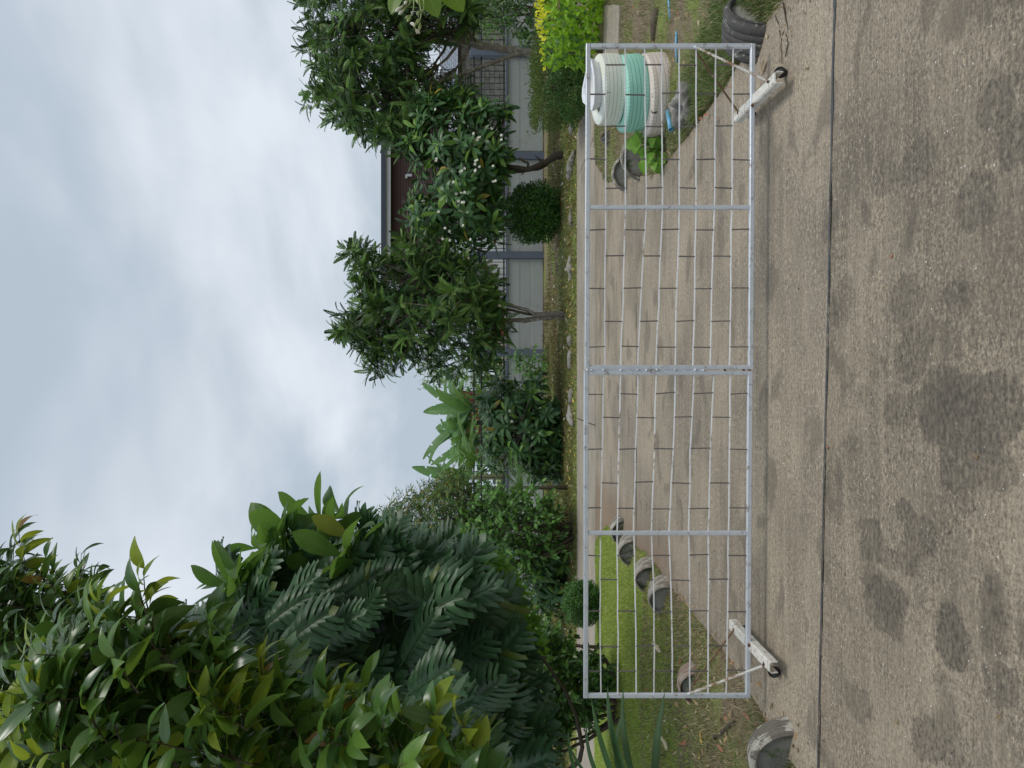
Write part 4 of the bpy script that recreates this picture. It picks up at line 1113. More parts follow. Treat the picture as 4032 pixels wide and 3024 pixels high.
# ---- feathery trees
M_FEA = leafmat('feathery_leaflet', (.05, .105, .022), (.10, .185, .040), (.10, .15, .05), .45, .12, (.12, .24, .03), 0, 0, (.16, .12, .04), 9, .05)
M_FEAD = leafmat('feathery_leaflet_old', (.015, .040, .012), (.034, .075, .020), (.08, .12, .05), .5, .08, (.08, .18, .02), 0, 0)
fronds = [pinnate(1, 15, .21, .080, .35+.22*i, -.02, i, curl=.12) for i in range(4)]
def feathery(parent, poly, ntip, y0, th, trunkpts, radii, flen=.40, nm=9, lim=300, bark=None):
    C, Q = polypts(poly, ntip, y0, th, True)
    cen = C.mean(0); A = unit(C-cen)*.75+np.array([0, -.1, .85])+R.normal(0, .22, C.shape)
    M = rosette(C+R.normal(0, .06, C.shape), A, 15, flen*.80, (5, 95), .75, .10, .05, .9)
    scatter(parent, 'leaf', fronds, [M_FEA, M_FEAD], M, lim, (R.random(len(M)) < .45).astype(int))
    wood(parent, trunkpts, radii, C, nm, bark or M_BARK, .009, .04)
TREE1 = [(1375, 975), (1420, 945), (1450, 1000), (1480, 1030), (1510, 980), (1545, 930), (1640, 900), (1720, 930), (1800, 960), (1900, 1010), (1975, 1080), (1960, 1200), (1985, 1290), (1940, 1400),
         (1900, 1470), (1800, 1490), (1700, 1450), (1650, 1420), (1600, 1440), (1545, 1400), (1490, 1500), (1470, 1440), (1420, 1390), (1400, 1340), (1330, 1370), (1300, 1300), (1330, 1235), (1400, 1220), (1385, 1110), (1350, 1030)]
y1 = 16.2
t1 = empty('feathery_tree', (at(2240, 1255, y1)[0], y1, 0), 'feathery leaved tree with slim forked pale trunk in the middle of the verge', 'tree', 'feathery leaved trees on the verge')
feathery(t1, TREE1, 265, y1, 3.0, [at(2250, 1250, y1), at(2190, 1245, y1), at(2130, 1252, y1), at(2070, 1262, y1), at(1960, 1262, y1), at(1860, 1255, y1)], [.075, .065, .06, .05, .045, .035], .42)
mb = MB(); mb.tube([at(2240, 1238, y1-.05), at(2180, 1236, y1-.08), at(2105, 1240, y1-.1), at(2080, 1222, y1-.1), at(2000, 1200, y1-.1), at(1900, 1170, y1-.1)], [.07, .06, .055, .04, .035, .025], 9); mb.build('branch', M_BARK, t1, True)
mb = MB(); mb.tube([at(2095, 1238, y1-.1), at(2070, 1235, y1-.16), at(2020, 1222, y1-.2), at(1920, 1205, y1-.2)], [.035, .03, .027, .02], 7); mb.build('branch', M_BARKD, t1, True)
TREE2 = [(1170, 115), (1200, 180), (1235, 240), (1225, 330), (1210, 400), (1250, 420), (1290, 530), (1330, 480), (1380, 560), (1450, 560), (1480, 620), (1520, 600), (1560, 600), (1640, 560), (1700, 470),
         (1770, 440), (1850, 400), (1850, 345), (1700, 340), (1655, 250), (1695, 140), (1820, 110), (1850, 60), (1860, -150), (1200, -150), (1180, 0), (1210, 60)]
y2 = 17.5
t2 = empty('feathery_tree', (at(2200, 215, y2)[0], y2, 0), 'wide feathery leaved tree with curved trunk at the right edge behind the hedges', 'tree', 'feathery leaved trees on the verge')
feathery(t2, TREE2, 350, y2, 3.6, [at(2230, 228, y2), at(2120, 215, y2), at(2040, 200, y2), at(1960, 190, y2), at(1880, 178, y2), at(1830, 155, y2), at(1780, 120, y2)], [.12, .10, .09, .085, .085, .075, .05], .44, 10)
for pts, rr in (([(2080, 209), (2040, 212), (1980, 232), (1900, 262), (1800, 300), (1700, 330), (1630, 335)], [.03, .05, .048, .045, .04, .035, .03]), ([(1895, 180), (1860, 150), (1830, 100), (1790, 60)], [.06, .045, .04, .03]), ([(1830, 155), (1770, 170), (1700, 160), (1600, 150)], [.08, .07, .06, .04]), ([(1650, 330), (1600, 310), (1500, 300)], [.05, .04, .03])):
    MB().tube([at(a, b, y2-.02) for a, b in pts], rr, 9).build('branch', M_BARK, t2, True)

# ---- frangipani with white flowers and low frangipani bushes
M_FRA = leafmat('frangipani_leaf', (.018, .052, .016), (.042, .100, .030), (.10, .16, .07), .36, .08, (.10, .22, .04), .045, .25, (.30, .22, .03), 12, .02)
M_FRAL = leafmat('frangipani_young_leaf', (.10, .20, .035), (.15, .27, .05), (.2, .26, .1), .36, .35, (.22, .38, .05), .045, .25, None, 12)
fra = [blade(1, .27, p_obov, 5, .22, .3+.35*i, 0, 1, seed=i) for i in range(4)]
M_PETAL = plain('white_petal', (.80, .79, .68), .5, 0, .04, 5)
M_PETALC = plain('yellow_throat', (.75, .55, .10), .5, 0, .1, 5)
def flowerproto(r=.04):
    V, Fc = [], []
    for k in range(5):
        a = 2*PI*k/5; ca, sa = math.cos(a), math.sin(a); b = len(V)
        for (u, v, z) in ((0, .04, 0), (.30, .45, .12), (.26, .85, .05), (0, 1.05, -.02), (-.22, .8, .10), (-.22, .4, .16)):
            V.append(((v*ca-u*sa)*r, (v*sa+u*ca)*r, z*r))
        Fc += [(b, b+1, b+2), (b, b+2, b+3), (b, b+3, b+4), (b, b+4, b+5)]
    return V, Fc
FV, FF = flowerproto()
flme = mesh('flower', FV, FF, M_PETAL)
def flowers(parent, spots, y0, sc_=1.0, th=.5):
    for (X, Y, n) in spots:
        c0 = at(X, Y, y0)
        for k in range(max(1, int(n*.65))):
            o = bpy.data.objects.new('flower', flme); COL.objects.link(o); o.parent = parent
            p = c0+R.normal(0, .045*sc_, 3)+[0, -.02, 0]; d = Vector((R.normal(0, .35), -1, .35+R.normal(0, .3)))
            o.matrix_basis = Matrix.Translation(Vector(p)-Vector(parent.location)) @ d.to_track_quat('Z', 'Y').to_matrix().to_4x4() @ Matrix.Scale(sc_, 4)
FRA = [(1600, 560), (1625, 450), (1640, 380), (1700, 370), (1760, 365), (1820, 360), (1880, 400), (1980, 410), (1985, 470), (1995, 560), (1985, 620), (1990, 700), (1930, 740), (1960, 800), (1975, 880), (1950, 960),
       (1860, 990), (1780, 970), (1720, 960), (1650, 930), (1610, 880), (1590, 840), (1620, 780), (1650, 730), (1620, 640)]
y3 = 16.6
t3 = empty('frangipani_tree', (at(2240, 620, y3)[0], y3, 0), 'frangipani tree with clusters of white flowers before the brown siding house', 'tree')
def frangi(parent, poly, n, y0, th, ll, trunk, radii, nm=8, lim=300, nl=12, ylim=.18, bark=None, wd=(.011, .045)):
    C, Q = polypts(poly, n, y0, th, True); cen = C.mean(0)
    A = unit(C-cen)*.7+np.array([0, -.35, .75])+R.normal(0, .22, C.shape)
    M = rosette(C, A, nl, ll, (18, 88), .2, .12, .05)
    yl = (R.random(len(M)) < ylim).astype(int)
    scatter(parent, 'leaf', fra, [M_FRA, M_FRAL], M, lim, yl)
    wood(parent, trunk, radii, C-unit(A)*.08, nm, bark or M_BARKD, wd[0], wd[1])
frangi(t3, FRA, 270, y3, 3.0, .34, [at(2250, 610, y3), at(2190, 612, y3), at(2150, 640, y3), at(2110, 662, y3), at(2040, 672, y3), at(1960, 668, y3), at(1880, 660, y3)], [.085, .08, .075, .07, .055, .05, .045])
for pts, rr in (([(2140, 645), (2080, 668), (2040, 660), (1990, 655)], [.07, .055, .05, .04]), ([(2080, 658), (2078, 640), (2068, 638), (2050, 625), (2040, 622)], [.035, .03, .028, .025, .012]), ([(2135, 640), (2120, 622), (2105, 612)], [.03, .022, .01]), ([(2066, 676), (2052, 690)], [.02, .008])):
    MB().tube([at(a, b, y3-.1) for a, b in pts], rr, 7).build('branch', M_BARKD, t3, True)
flowers(t3, [(1860, 535, 3), (1885, 545, 5), (1976, 528, 3), (1972, 550, 3), (1882, 640, 5), (1878, 662, 6), (1818, 668, 5), (1783, 712, 2), (1784, 765, 2), (1822, 758, 4), (1822, 800, 6), (1944, 718, 4), (1710, 424, 2), (1765, 905, 4), (1752, 930, 4), (1768, 950, 2), (1822, 890, 2), (1847, 952, 2), (1720, 835, 2), (1715, 630, 4), (1914, 515, 2), (1930, 660, 2)], y3-1.45, .8)
BUSH1 = [(1890, 1560), (1930, 1520), (1965, 1490), (2010, 1520), (2060, 1480), (2110, 1500), (2160, 1540), (2200, 1600), (2215, 1700), (2200, 1800), (2215, 1880), (2180, 1930), (2140, 1900), (2080, 1880), (2020, 1860), (1960, 1870), (1900, 1800), (1930, 1700), (1900, 1640)]
y4 = 17.0
t4 = empty('frangipani_bush', (at(2220, 1700, y4)[0], y4, 0), 'sprawling low frangipani bush with bare crooked stems below the banana plants', 'shrub', 'low frangipani bushes on the verge')
frangi(t4, BUSH1, 250, y4, 2.4, .30, [at(2225, 1790, y4), at(2190, 1770, y4), at(2150, 1740, y4), at(2100, 1720, y4)], [.08, .07, .06, .05], 8, 300, 11, .12, M_BARK)
flowers(t4, [(2000, 1630, 3), (2018, 1658, 1)], y4-1.0, .85)
BUSH2 = [(2080, 2170), (2110, 2120), (2150, 2110), (2190, 2150), (2230, 2190), (2255, 2240), (2230, 2300), (2195, 2380), (2140, 2400), (2100, 2360), (2090, 2280)]
y5 = 15.6
t5 = empty('frangipani_bush', (at(2250, 2250, y5)[0], y5, 0), 'small frangipani bush on the verge behind the clipped round bush on the lawn', 'shrub', 'low frangipani bushes on the verge')
frangi(t5, BUSH2, 60, y5, 1.3, .30, [at(2262, 2250, y5), at(2220, 2250, y5), at(2180, 2255, y5)], [.05, .045, .04], 5, 300, 11, .15, M_BARK)

# ---- small leaved clipped bushes
small = [blade(1, .5, p_ovate, 2, .3, .3, 0, 1, seed=i) for i in range(2)]
def mound(parent, cen, rad, n, ll, mats, mixp, sq=2.4, shell=.25, flat=None, stem=None, upbias=.3, cut=None):
    # squared ellipsoid of leaves
    d = unit(R.normal(0, 1, (n, 3)))
    k = (np.abs(d)**sq).sum(1)**(-1/sq)
    rr = 1-shell*R.random(n)**1.5
    bump_ = 1+.14*np.sin(d[:, 0]*7+cen[0])*np.cos(d[:, 2]*6+d[:, 1]*5)
    P = np.array(cen)+d*(k*rr*bump_)[:, None]*np.array(rad)
    D = d*.6+R.normal(0, .7, (n, 3))+[0, 0, upbias]; Up = d+R.normal(0, .4, (n, 3))+[0, -.2, .4]
    if flat is not None: keep = P[:, 2] > flat; P, D, Up, d = P[keep], D[keep], Up[keep], d[keep]
    M = frames(P, D, Up, ll*R.uniform(.6, 1.2, len(P)))
    topness = d[:, 2]
    mi = (R.random(len(P)) < mixp+.0*topness).astype(int) if not callable(mixp) else mixp(P, d)
    scatter(parent, 'foliage', small, mats, M, 0, mi)
    if stem: MB().tube([stem, np.array(stem)+[.01, 0, (cen[2]-stem[2])*.5], cen], [.03, .028, .02], 8).build('stem', M_BARKD, parent, True)
    # twigs inside give the crown its dark body
    mb = MB()
    for _ in range(40):
        dd = unit(R.normal(0, 1, 3)); e = np.array(cen)+dd*np.array(rad)*.8; mb.tube([np.array(cen)-[0, 0, rad[2]*.5], (np.array(cen)+e)/2, e], [.014, .009, .004], 4)
    mb.build('branch', M_BARKD, parent)
M_DK = leafmat('dark_small_leaf', (.018, .055, .010), (.044, .115, .020), (.05, .1, .03), .4, .08, (.10, .22, .03), 0)
M_DK2 = leafmat('mid_small_leaf', (.045, .11, .02), (.065, .15, .025), (.1, .18, .05), .4, .3, (.16, .32, .03), 0)
M_OL = leafmat('olive_small_leaf', (.055, .085, .022), (.095, .13, .035), (.1, .18, .05), .5, .3, (.20, .28, .05), 0)
M_LIME = leafmat('lime_leaf', (.13, .27, .018), (.21, .38, .022), (.3, .45, .08), .42, .45, (.42, .62, .03), .03, .1, None, 8)
M_YEL = leafmat('yellow_leaf', (.50, .52, .02), (.62, .58, .03), (.6, .6, .1), .45, .4, (.8, .75, .04), 0)
M_DRY = leafmat('dry_leaf', (.16, .10, .05), (.30, .21, .11), (.3, .24, .15), .8, .15, (.3, .2, .1), .05, .2, None, 8)
c_ = at(2102, 838, 17.2)
tpr = empty('round_topiary', (c_[0], 17.2, 0), 'dark green ball shaped clipped bush standing on the verge before the wall', 'bush')
mound(tpr, (c_[0], 17.2, c_[2]), (.66, .62, .62), 9000, .085, [M_DK, M_DK2], .35, 2.2, .45, None, (c_[0], 17.2, 0))
g = gr(2372, 2378); cz = at(2296, 2376, g[1])[2]
tpr = empty('round_topiary', (g[0], g[1], 0), 'small clipped bush on the green lawn seen through the left end of the gate', 'bush')
mound(tpr, (g[0], g[1]+.05, cz+.0), (.31, .30, .275), 13000, .036, [M_DK, M_DK2], lambda P, d: (R.random(len(P)) < .12+.25*(d[:, 2] > .3)).astype(int), 2.6, .5, .03, (g[0], g[1], -.02))
# clipped dark hedge with wispy olive top
hd = empty('clipped_hedge', (5.0, 13.0, 0), 'clipped box shaped hedge with wispy olive top beside the lime green hedge', 'hedge')
hx0, hx1 = at(2200, 428, 12.6)[0], at(2200, 120, 12.6)[0]; ztp = at(2122, 300, 12.6)[2]
mound(hd, ((hx0+hx1)/2, 13.2, ztp*.48), ((hx1-hx0)/2*1.02, .75, ztp*.50), 16000, .045, [M_DK, M_OL], lambda P, d: (R.random(len(P)) < np.where(d[:, 2]+.5*(d[:, 0] < -.75) > .62, .93, .10)).astype(int), 5, .35, None, None, .5)
n = 2600; P = np.stack([R.uniform(hx0, hx1, n), 13.2+R.uniform(-.7, .7, n), ztp*.93+np.abs(R.normal(0, .07, n))], 1)
M = frames(P, np.stack([R.normal(0, .5, n), R.normal(0, .5, n), np.full(n, 1.2)], 1), R.normal(0, 1, (n, 3)), R.uniform(.03, .07, n)); scatter(hd, 'foliage', small, [M_OL], M, 0)
# lime hedge
limel = [blade(1, .62, p_ovate, 3, .3, .35+.2*i, 0, 1, seed=i) for i in range(2)]
lh = empty('lime_hedge', (5.6, 10.2, 0), 'lime green hedge with bright yellow new leaves on top at the right edge', 'hedge')
lx0, lx1 = at(2280, 188, 9.9)[0], 7.3; lz1 = at(2118, 100, 9.9)[2]; lz0 = .12
n = 5200; d = unit(R.normal(0, 1, (n, 3))); k = (np.abs(d)**4).sum(1)**(-.25); cen = np.array([(lx0+lx1)/2, 10.35, (lz0+lz1)/2]); rad = np.array([(lx1-lx0)/2, .62, (lz1-lz0)/2])
P = cen+d*(k*(1-.4*R.random(n)**1.6)*(1+.05*np.sin(d[:, 0]*9)*np.cos(d[:, 2]*5)))[:, None]*rad
tpn = (P[:, 2]-lz0)/(lz1-lz0)
D = d*.5+R.normal(0, .5, (n, 3))+np.where(tpn > .8, 1.0, -.25)[:, None]*np.array([0, 0, 1]); Up = d*.8+R.normal(0, .3, (n, 3))+[0, -.3, .5]
M = frames(P, D, Up, np.where(tpn > .86, .6, 1.0)*R.uniform(.055, .10, n))
mi = np.where((tpn > .84+R.normal(0, .05, n)), 1, np.where(R.random(n) < .22, 2, 0))
scatter(lh, 'leaf', limel, [M_LIME, M_YEL, M_DK2], M, 300, mi)
for k in range(8): x = lx0+.2+k*.4; limb((x, 10.4, -.05), (x+R.normal(0, .1), 10.3, .7), .02, .01)[0].build('stem', M_BARKD, lh, True)

# ---- mixed shrubs and vines on the left behind the street
medl = [blade(1, .55, p_ovate, 3, .3, .4+.3*i, 0, 1, seed=i+9) for i in range(3)]
thin = [blade(1, .24, p_lance, 3, .3, .5+.3*i, 0, 1, seed=i+9) for i in range(3)]
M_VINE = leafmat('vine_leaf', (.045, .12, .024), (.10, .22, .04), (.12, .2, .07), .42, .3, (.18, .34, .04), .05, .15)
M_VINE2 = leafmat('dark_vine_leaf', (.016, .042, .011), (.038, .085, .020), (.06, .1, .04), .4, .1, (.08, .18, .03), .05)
M_GOLD = leafmat('olive_gold_leaf', (.11, .13, .03), (.20, .19, .045), (.2, .2, .08), .5, .3, (.30, .30, .06), 0)
def thicket(name, label, cat, poly, n, y0, th, ll, protos, mats, probs, base, lim=300, nstem=8, group=None, dirn=(.1, -.3, .2), tl=.3, nl=6):
    o = empty(name, (base[0], base[1], 0), label, cat, group)
    P, Q = polypts(poly, n, y0, th, True)
    ax = np.array(dirn)+R.normal(0, .55, (n, 3)); M, tf = twigs(P, ax, nl, ll, tl, .5, o)
    mi = R.choice(len(mats), len(M), p=probs); scatter(o, 'leaf', protos, mats, M, lim, mi)
    for k in range(nstem):
        q = P[R.integers(0, n)]; b = np.array([base[0]+R.normal(0, .12), base[1]+R.normal(0, .12), -.05])
        limb(b, q, .03, .01, 8, .08)[0].build('stem', M_BARKD, o, True)
    return o
def pb(X, Y, y): p = at(X, Y, y); return (p[0], y)
thicket('golden_shrub_tree', 'wispy small leaved tree with olive gold tips left of the banana plants', 'tree',
        [(1505, 2010), (1560, 1980), (1640, 1960), (1700, 1900), (1770, 1870), (1840, 1880), (1880, 1960), (1850, 2080), (1800, 2160), (1700, 2210), (1620, 2200), (1540, 2180), (1460, 2130), (1500, 2070)],
        950, 15.5, 2.2, .13, thin, [M_VINE2, M_GOLD, M_VINE], (.5, .28, .22), pb(2200, 2080, 15.5), 300, 7, None, (.1, -.2, .3), .34, 9)
thicket('vine_shrub', 'tangled bright green vine shrub left of the sprawling frangipani bush', 'shrub',
        [(1820, 1990), (1900, 1960), (1990, 1930), (2080, 1950), (2170, 1990), (2200, 2060), (2180, 2160), (2100, 2260), (2000, 2330), (1900, 2300), (1830, 2220), (1800, 2100)],
        420, 14.8, 1.8, .15, medl, [M_VINE, M_VINE2, M_DK2], (.5, .35, .15), pb(2230, 2100, 14.9), 300, 14, None, (.15, -.3, .1), .4, 7)
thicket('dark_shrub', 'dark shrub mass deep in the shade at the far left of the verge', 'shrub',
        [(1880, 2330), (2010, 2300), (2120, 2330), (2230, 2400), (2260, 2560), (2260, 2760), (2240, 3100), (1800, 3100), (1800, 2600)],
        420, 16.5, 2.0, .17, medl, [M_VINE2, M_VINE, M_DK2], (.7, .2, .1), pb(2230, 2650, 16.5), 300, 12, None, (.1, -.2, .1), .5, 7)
thicket('leafy_shrub', 'broad leafy shrub with yellowish new leaves on the lawn below the climber', 'shrub',
        [(2080, 2520), (2130, 2470), (2190, 2490), (2240, 2540), (2280, 2590), (2330, 2600), (2370, 2640), (2400, 2720), (2380, 2790), (2300, 2830), (2200, 2900), (2120, 3060), (2060, 3060), (2060, 2700)],
        800, 9.3, 1.4, .105, medl, [M_VINE, M_VINE2, M_FGM], (.42, .40, .18), pb(2420, 2740, 9.3), 300, 12, None, (.2, -.3, .25), .22, 7)
thicket('yellowing_vine', 'yellowing creeper in the gap below the dark climber', 'climbing plant',
        [(1960, 2440), (2020, 2420), (2100, 2440), (2150, 2490), (2120, 2560), (2040, 2540)],
        60, 10.5, .8, .09, medl, [M_VINE, M_GOLD], (.7, .3), pb(2330, 2500, 10.5), 300, 1, None, (.1, -.3, .3), .25, 6)
thicket('creeper', 'dark creeper spilling over the grey wall at the right edge', 'climbing plant',
        [(1870, -120), (1890, 60), (1930, 110), (2000, 100), (2040, 180), (2110, 215), (2120, 170), (2140, 90), (2150, -120)],
        260, 20.4, 2.2, .14, medl, [M_VINE2, M_DK2, M_VINE], (.55, .3, .15), pb(2160, 40, 20.4), 300, 6, None, (-.1, -.3, -.3), .45, 7)
thicket('wall_weed', 'light green weedy shrub growing against the grey wall beside a slate post', 'shrub',
        [(2010, 1400), (2060, 1375), (2110, 1395), (2160, 1380), (2195, 1440), (2200, 1540), (2150, 1560), (2090, 1500), (2040, 1460)],
        75, 20.6, 1.0, .15, medl, [M_VINE, M_DK2], (.6, .4), pb(2200, 1460, 20.6), 300, 5, None, (.1, -.2, .3), .4, 6)
thicket('far_tree', 'pale green airy tree far behind the fence left of the feathery tree', 'tree',
        [(1650, 1420), (1720, 1430), (1800, 1440), (1900, 1400), (1960, 1380), (1980, 1560), (1900, 1560), (1800, 1540), (1700, 1520), (1650, 1480)],
        260, 30, 3.0, .20, thin, [M_VINE, M_FRAL, M_GOLD], (.5, .35, .15), pb(2100, 1480, 30), 200, 6, None, (.1, -.2, .2), .6, 8)
thicket('far_shrub', 'mid green garden shrub behind the bar fence at the white wall', 'shrub',
        [(1890, 760), (1990, 740), (2000, 870), (1960, 960), (1900, 920)],
        60, 26, 1.2, .15, medl, [M_VINE, M_FRAL], (.6, .4), pb(2100, 850, 26), 200, 4, None, (.1, -.2, .2), .4, 6)
for (nm_, lab_, pl_, yy) in (('far_shrub', 'leafy garden plants behind the fence at the far right in front of the block house', [(1860, -60), (1990, -60), (1990, 130), (1900, 150), (1860, 90)], 25.5),):
    thicket(nm_, lab_, 'shrub', pl_, 120, yy, 1.4, .22, thin, [M_FRAL, M_VINE], (.6, .4), pb(2100, 40, yy), 200, 4, None, (.1, -.2, .5), .5, 6)
# a backing wood far off closes the horizon on the left
P, Q = polypts([(1880, 1350), (1960, 1350), (2090, 1700), (2100, 3100), (1560, 3100), (1620, 2700), (1700, 2300), (1850, 2000), (1880, 1700)], 2600, 30, 5, False)
ax = R.normal(0, 1, (2600, 3)); wood_ = bpy.data.objects.new('far_wood', None); bpy.data.objects.remove(wood_)
hl = empty('garden_thicket', (pb(2100, 2300, 30)[0], 30, 0), 'dense dark garden trees far behind the fence at the left', 'tree')
M, tf = twigs(P, ax, 4, .34, .6, .3, hl); scatter(hl, 'foliage', medl, [M_VINE2, M_VINE, M_DK], M, 0, R.choice(3, len(M), p=(.5, .2, .3)))
for k in range(9): x = R.uniform(-14, -2); limb((x, 30, -.1), (x+R.normal(0, .6), 30, 2.8), .12, .05)[0].build('trunk', M_BARKD, hl, True)

# ---- banana plants and a small palm
M_BAN = leafmat('banana_leaf', (.07, .15, .05), (.11, .21, .07), (.2, .3, .14), .42, .4, (.2, .36, .07), .03, .25, (.30, .22, .11), 30, 0.0)
ban = []
def p_ban(v): return .03+min(1, v*5)**.7*max(0, 1-v**3.2)**.8
for i in range(4):
    n_ = 34; V_, T_, U_ = blade(1, .24, p_ban, n_, .25, .35+.35*i, .0, 2, seed=i)
    rs = np.random.default_rng(i); cutr = set(int(x) for x in rs.choice(np.arange(5, 31), 6, replace=False)); T2 = []
    for j, t__ in enumerate(T_):
        r_, c__ = j//8, j % 8
        if (r_ in (9+i, 22-i) and c__ in (0, 1)) or (r_ in (14, 25-i) and c__ in (6, 7)): continue
        T2.append(t__)
    V_ = V_.copy(); sh = np.arange(len(V_)) % 5
    V_[:, 1] += np.where((sh == 0) | (sh == 4), .03, np.where(sh == 2, 0, .015))
    ban.append((V_, np.array(T2), U_))
def banana(px, py, y0, h, nlv, ll, label, lean):
    b = at(px, py, y0); o = empty('banana_plant', (b[0], y0, 0), label, 'banana plant', 'banana plants behind the fence')
    top = np.array([b[0], y0, h]); MB().tube([(b[0], y0, -.05), (b[0]+.03, y0, h*.5), top], [.13, .11, .07], 12).build('stem', plain('banana_stem', (.13, .14, .06), .7, 0, .3, 6), o, True)
    Ms = []
    for k in range(nlv):
        a = k*2.4+lean; el = R.uniform(.1, 1.0)
        d = np.array([math.sin(a)*math.sin(el)*1.0, math.cos(a)*math.sin(el)*.8, math.cos(el)]); Ms.append((top-[0, 0, .2*R.random()], d, unit(np.array([-d[0]*.6, -d[1]*.6-.5, 1.0])), ll*R.uniform(.75, 1.1)))
    M = frames(np.array([m[0] for m in Ms]), np.array([m[1] for m in Ms]), np.array([m[2] for m in Ms]), np.array([m[3] for m in Ms]))
    scatter(o, 'leaf', ban, [M_BAN], M, 300)
banana(1900, 1600, 24.0, 2.3, 11, 1.9, 'tall banana plant right in the group with split pale leaves', .3)
banana(1900, 1665, 24.8, 2.5, 11, 2.0, 'tallest banana plant in the middle of the group', 1.3)
banana(1900, 1745, 24.5, 2.1, 10, 1.8, 'banana plant left in the group above the small palm', 2.1)
banana(1900, 1880, 26.0, 2.5, 8, 2.0, 'banana plant whose broad leaf stands above the olive gold tree', .9)
M_PALM = leafmat('palm_leaflet', (.05, .11, .025), (.085, .17, .035), (.15, .22, .08), .38, .3, (.2, .36, .05), 0)
palmf = [pinnate(1, 22, .30, .034, .7+.35*i, .12, i, prof=lambda v: math.sin(PI*(v*.8+.15))**.6, curl=.25) for i in range(3)]
def palm(px, py, y0, h, n, ll, label, gp_='small feather palms'):
    b = at(px, py, y0); o = empty('palm', (b[0], y0, 0), label, 'palm', gp_); top = np.array([b[0], y0, h])
    MB().tube([(b[0], y0, -.05), top], [.05, .035], 10).build('stem', M_BARKD, o, True)
    a = np.arange(n)*2.4; el = R.uniform(.35, 1.15, n); D = np.stack([np.sin(a)*np.sin(el), np.cos(a)*np.sin(el), np.cos(el)], 1)
    M = frames(np.repeat(top[None], n, 0), D, np.tile([0, -.2, 1.0], (n, 1))-D*.3, ll*R.uniform(.8, 1.1, n)); scatter(o, 'leaf', palmf, [M_PALM], M, 300)
palm(1950, 1805, 19.5, 2.0, 14, 1.15, 'small feather palm beside the banana plants')
palm(2080, 1920, 15.6, .95, 10, .9, 'low feather palm among the bushes left of the sprawling frangipani')

# ---- broad leaved weed by the tyres, strap leaved plant at the left, near frangipani branch
M_WEED = leafmat('weed_leaf', (.09, .20, .025), (.14, .28, .035), (.2, .34, .08), .45, .4, (.28, .48, .05), .04, .3, None, 8)
wdl = [blade(1, .85, p_ovate, 5, .25, .4+.25*i, .02, 2, seed=i) for i in range(3)]
g = gr(2600, 560); wd_ = empty('leafy_weed', (g[0], g[1], 0), 'bright green broad leaved weed growing left of the tyre stack', 'plant')
spots = [(2510, 540), (2490, 560), (2540, 560), (2560, 590), (2590, 575), (2580, 635), (2560, 650), (2600, 650), (2530, 610), (2520, 580), (2600, 620), (2545, 520), (2500, 530), (2575, 545), (2550, 625)]
spots = spots+[(a+R.normal(0, 14), b+R.normal(0, 14)) for a, b in spots]
P = np.array([at(a, b, g[1]+R.uniform(-.2, .1)) for a, b in spots]); n = len(P)
M = frames(P, np.stack([-.3+R.normal(0, .6, n), -.3+R.normal(0, .3, n), -.1+R.normal(0, .3, n)], 1), np.stack([R.normal(0, .3, n), -.7+0*P[:, 0], np.full(n, .8)], 1), R.uniform(.07, .15, n)); scatter(wd_, 'leaf', wdl, [M_WEED], M, 300)
for p in P: limb((g[0], g[1], -.02), p, .006, .004, 5, .1)[0].build('stem', M_WEED, wd_, True)
# more low weeds on the right bed
M_STRAP = leafmat('strap_leaf', (.014, .038, .012), (.022, .056, .016), (.05, .09, .04), .55, .15, (.1, .2, .04), .06)
st_ = [blade(1, .10, p_strap, 12, .35, .35+.3*i, 0, 1, seed=i) for i in range(3)]
so = empty('strap_leaved_plant', (-2.55, 3.5, 0), 'strap leaved plant with long narrow dark blades reaching in from the left edge', 'plant')
segs = [((2480, 3090), (2318, 2735), 3.4, 3.55), ((2430, 3090), (2300, 2790), 3.4, 3.5), ((2500, 3080), (2388, 2745), 3.5, 3.6), ((2380, 3100), (2240, 2890), 3.4, 3.45), ((2578, 3100), (2582, 2745), 3.7, 3.8), ((2350, 3100), (2225, 2960), 3.5, 3.5), ((2440, 3060), (2382, 2840), 3.6, 3.6), ((2300, 3100), (2180, 2930), 3.5, 3.5)]
Ms = []
for a, b, d0, d1 in segs:
    p, q = at(a[0], a[1], d0), at(b[0], b[1], d1); Ms.append((p, q-p, (0, -.7, .7), np.linalg.norm(q-p)*1.08))
M = frames(np.array([m[0] for m in Ms]), np.array([m[1] for m in Ms]), np.array([m[2] for m in Ms]), np.array([m[3] for m in Ms])); scatter(so, 'blade', st_, [M_STRAP], M, 300)
for m in Ms: limb((-2.55+R.normal(0, .03), 3.5, -.02), m[0], .014, .01, 6, .08)[0].build('leaf_base', M_STRAP, so, True)
# near branch with white flowers hanging into the top of the picture (right side of the view)
M_NP = leafmat('near_frangipani_leaf', (.07, .13, .02), (.10, .17, .025), (.26, .34, .12), .3, .5, (.24, .38, .03), .03, .22, None, 13)
npl = [blade(1, .40, p_obov, 12, .16, .15+.15*i, 0, 2, seed=i) for i in range(3)]
nb_ = empty('near_frangipani_branch', (2.2, 3.1, 2.2), 'near frangipani branch with oval leaves and drooping white buds at the right edge', 'branch')
nd = 3.0
Ms = [(at(1600, -120, nd), at(1532, 48, nd)), (at(1640, -130, nd), at(1722, 62, nd)), (at(1690, -160, nd), at(1820, 32, nd)), (at(1600, -150, nd+.1), at(1660, 5, nd+.1)), (at(1560, -160, nd+.1), at(1590, -10, nd+.1))]
Pq = np.array([m[0] for m in Ms]); Dq = np.array([m[1]-m[0] for m in Ms]); Uq = np.array([(.1, -.9, .5), (.1, -.9, .2), (.2, -.9, .3), (0, -.9, .3), (0, -1, .2)])
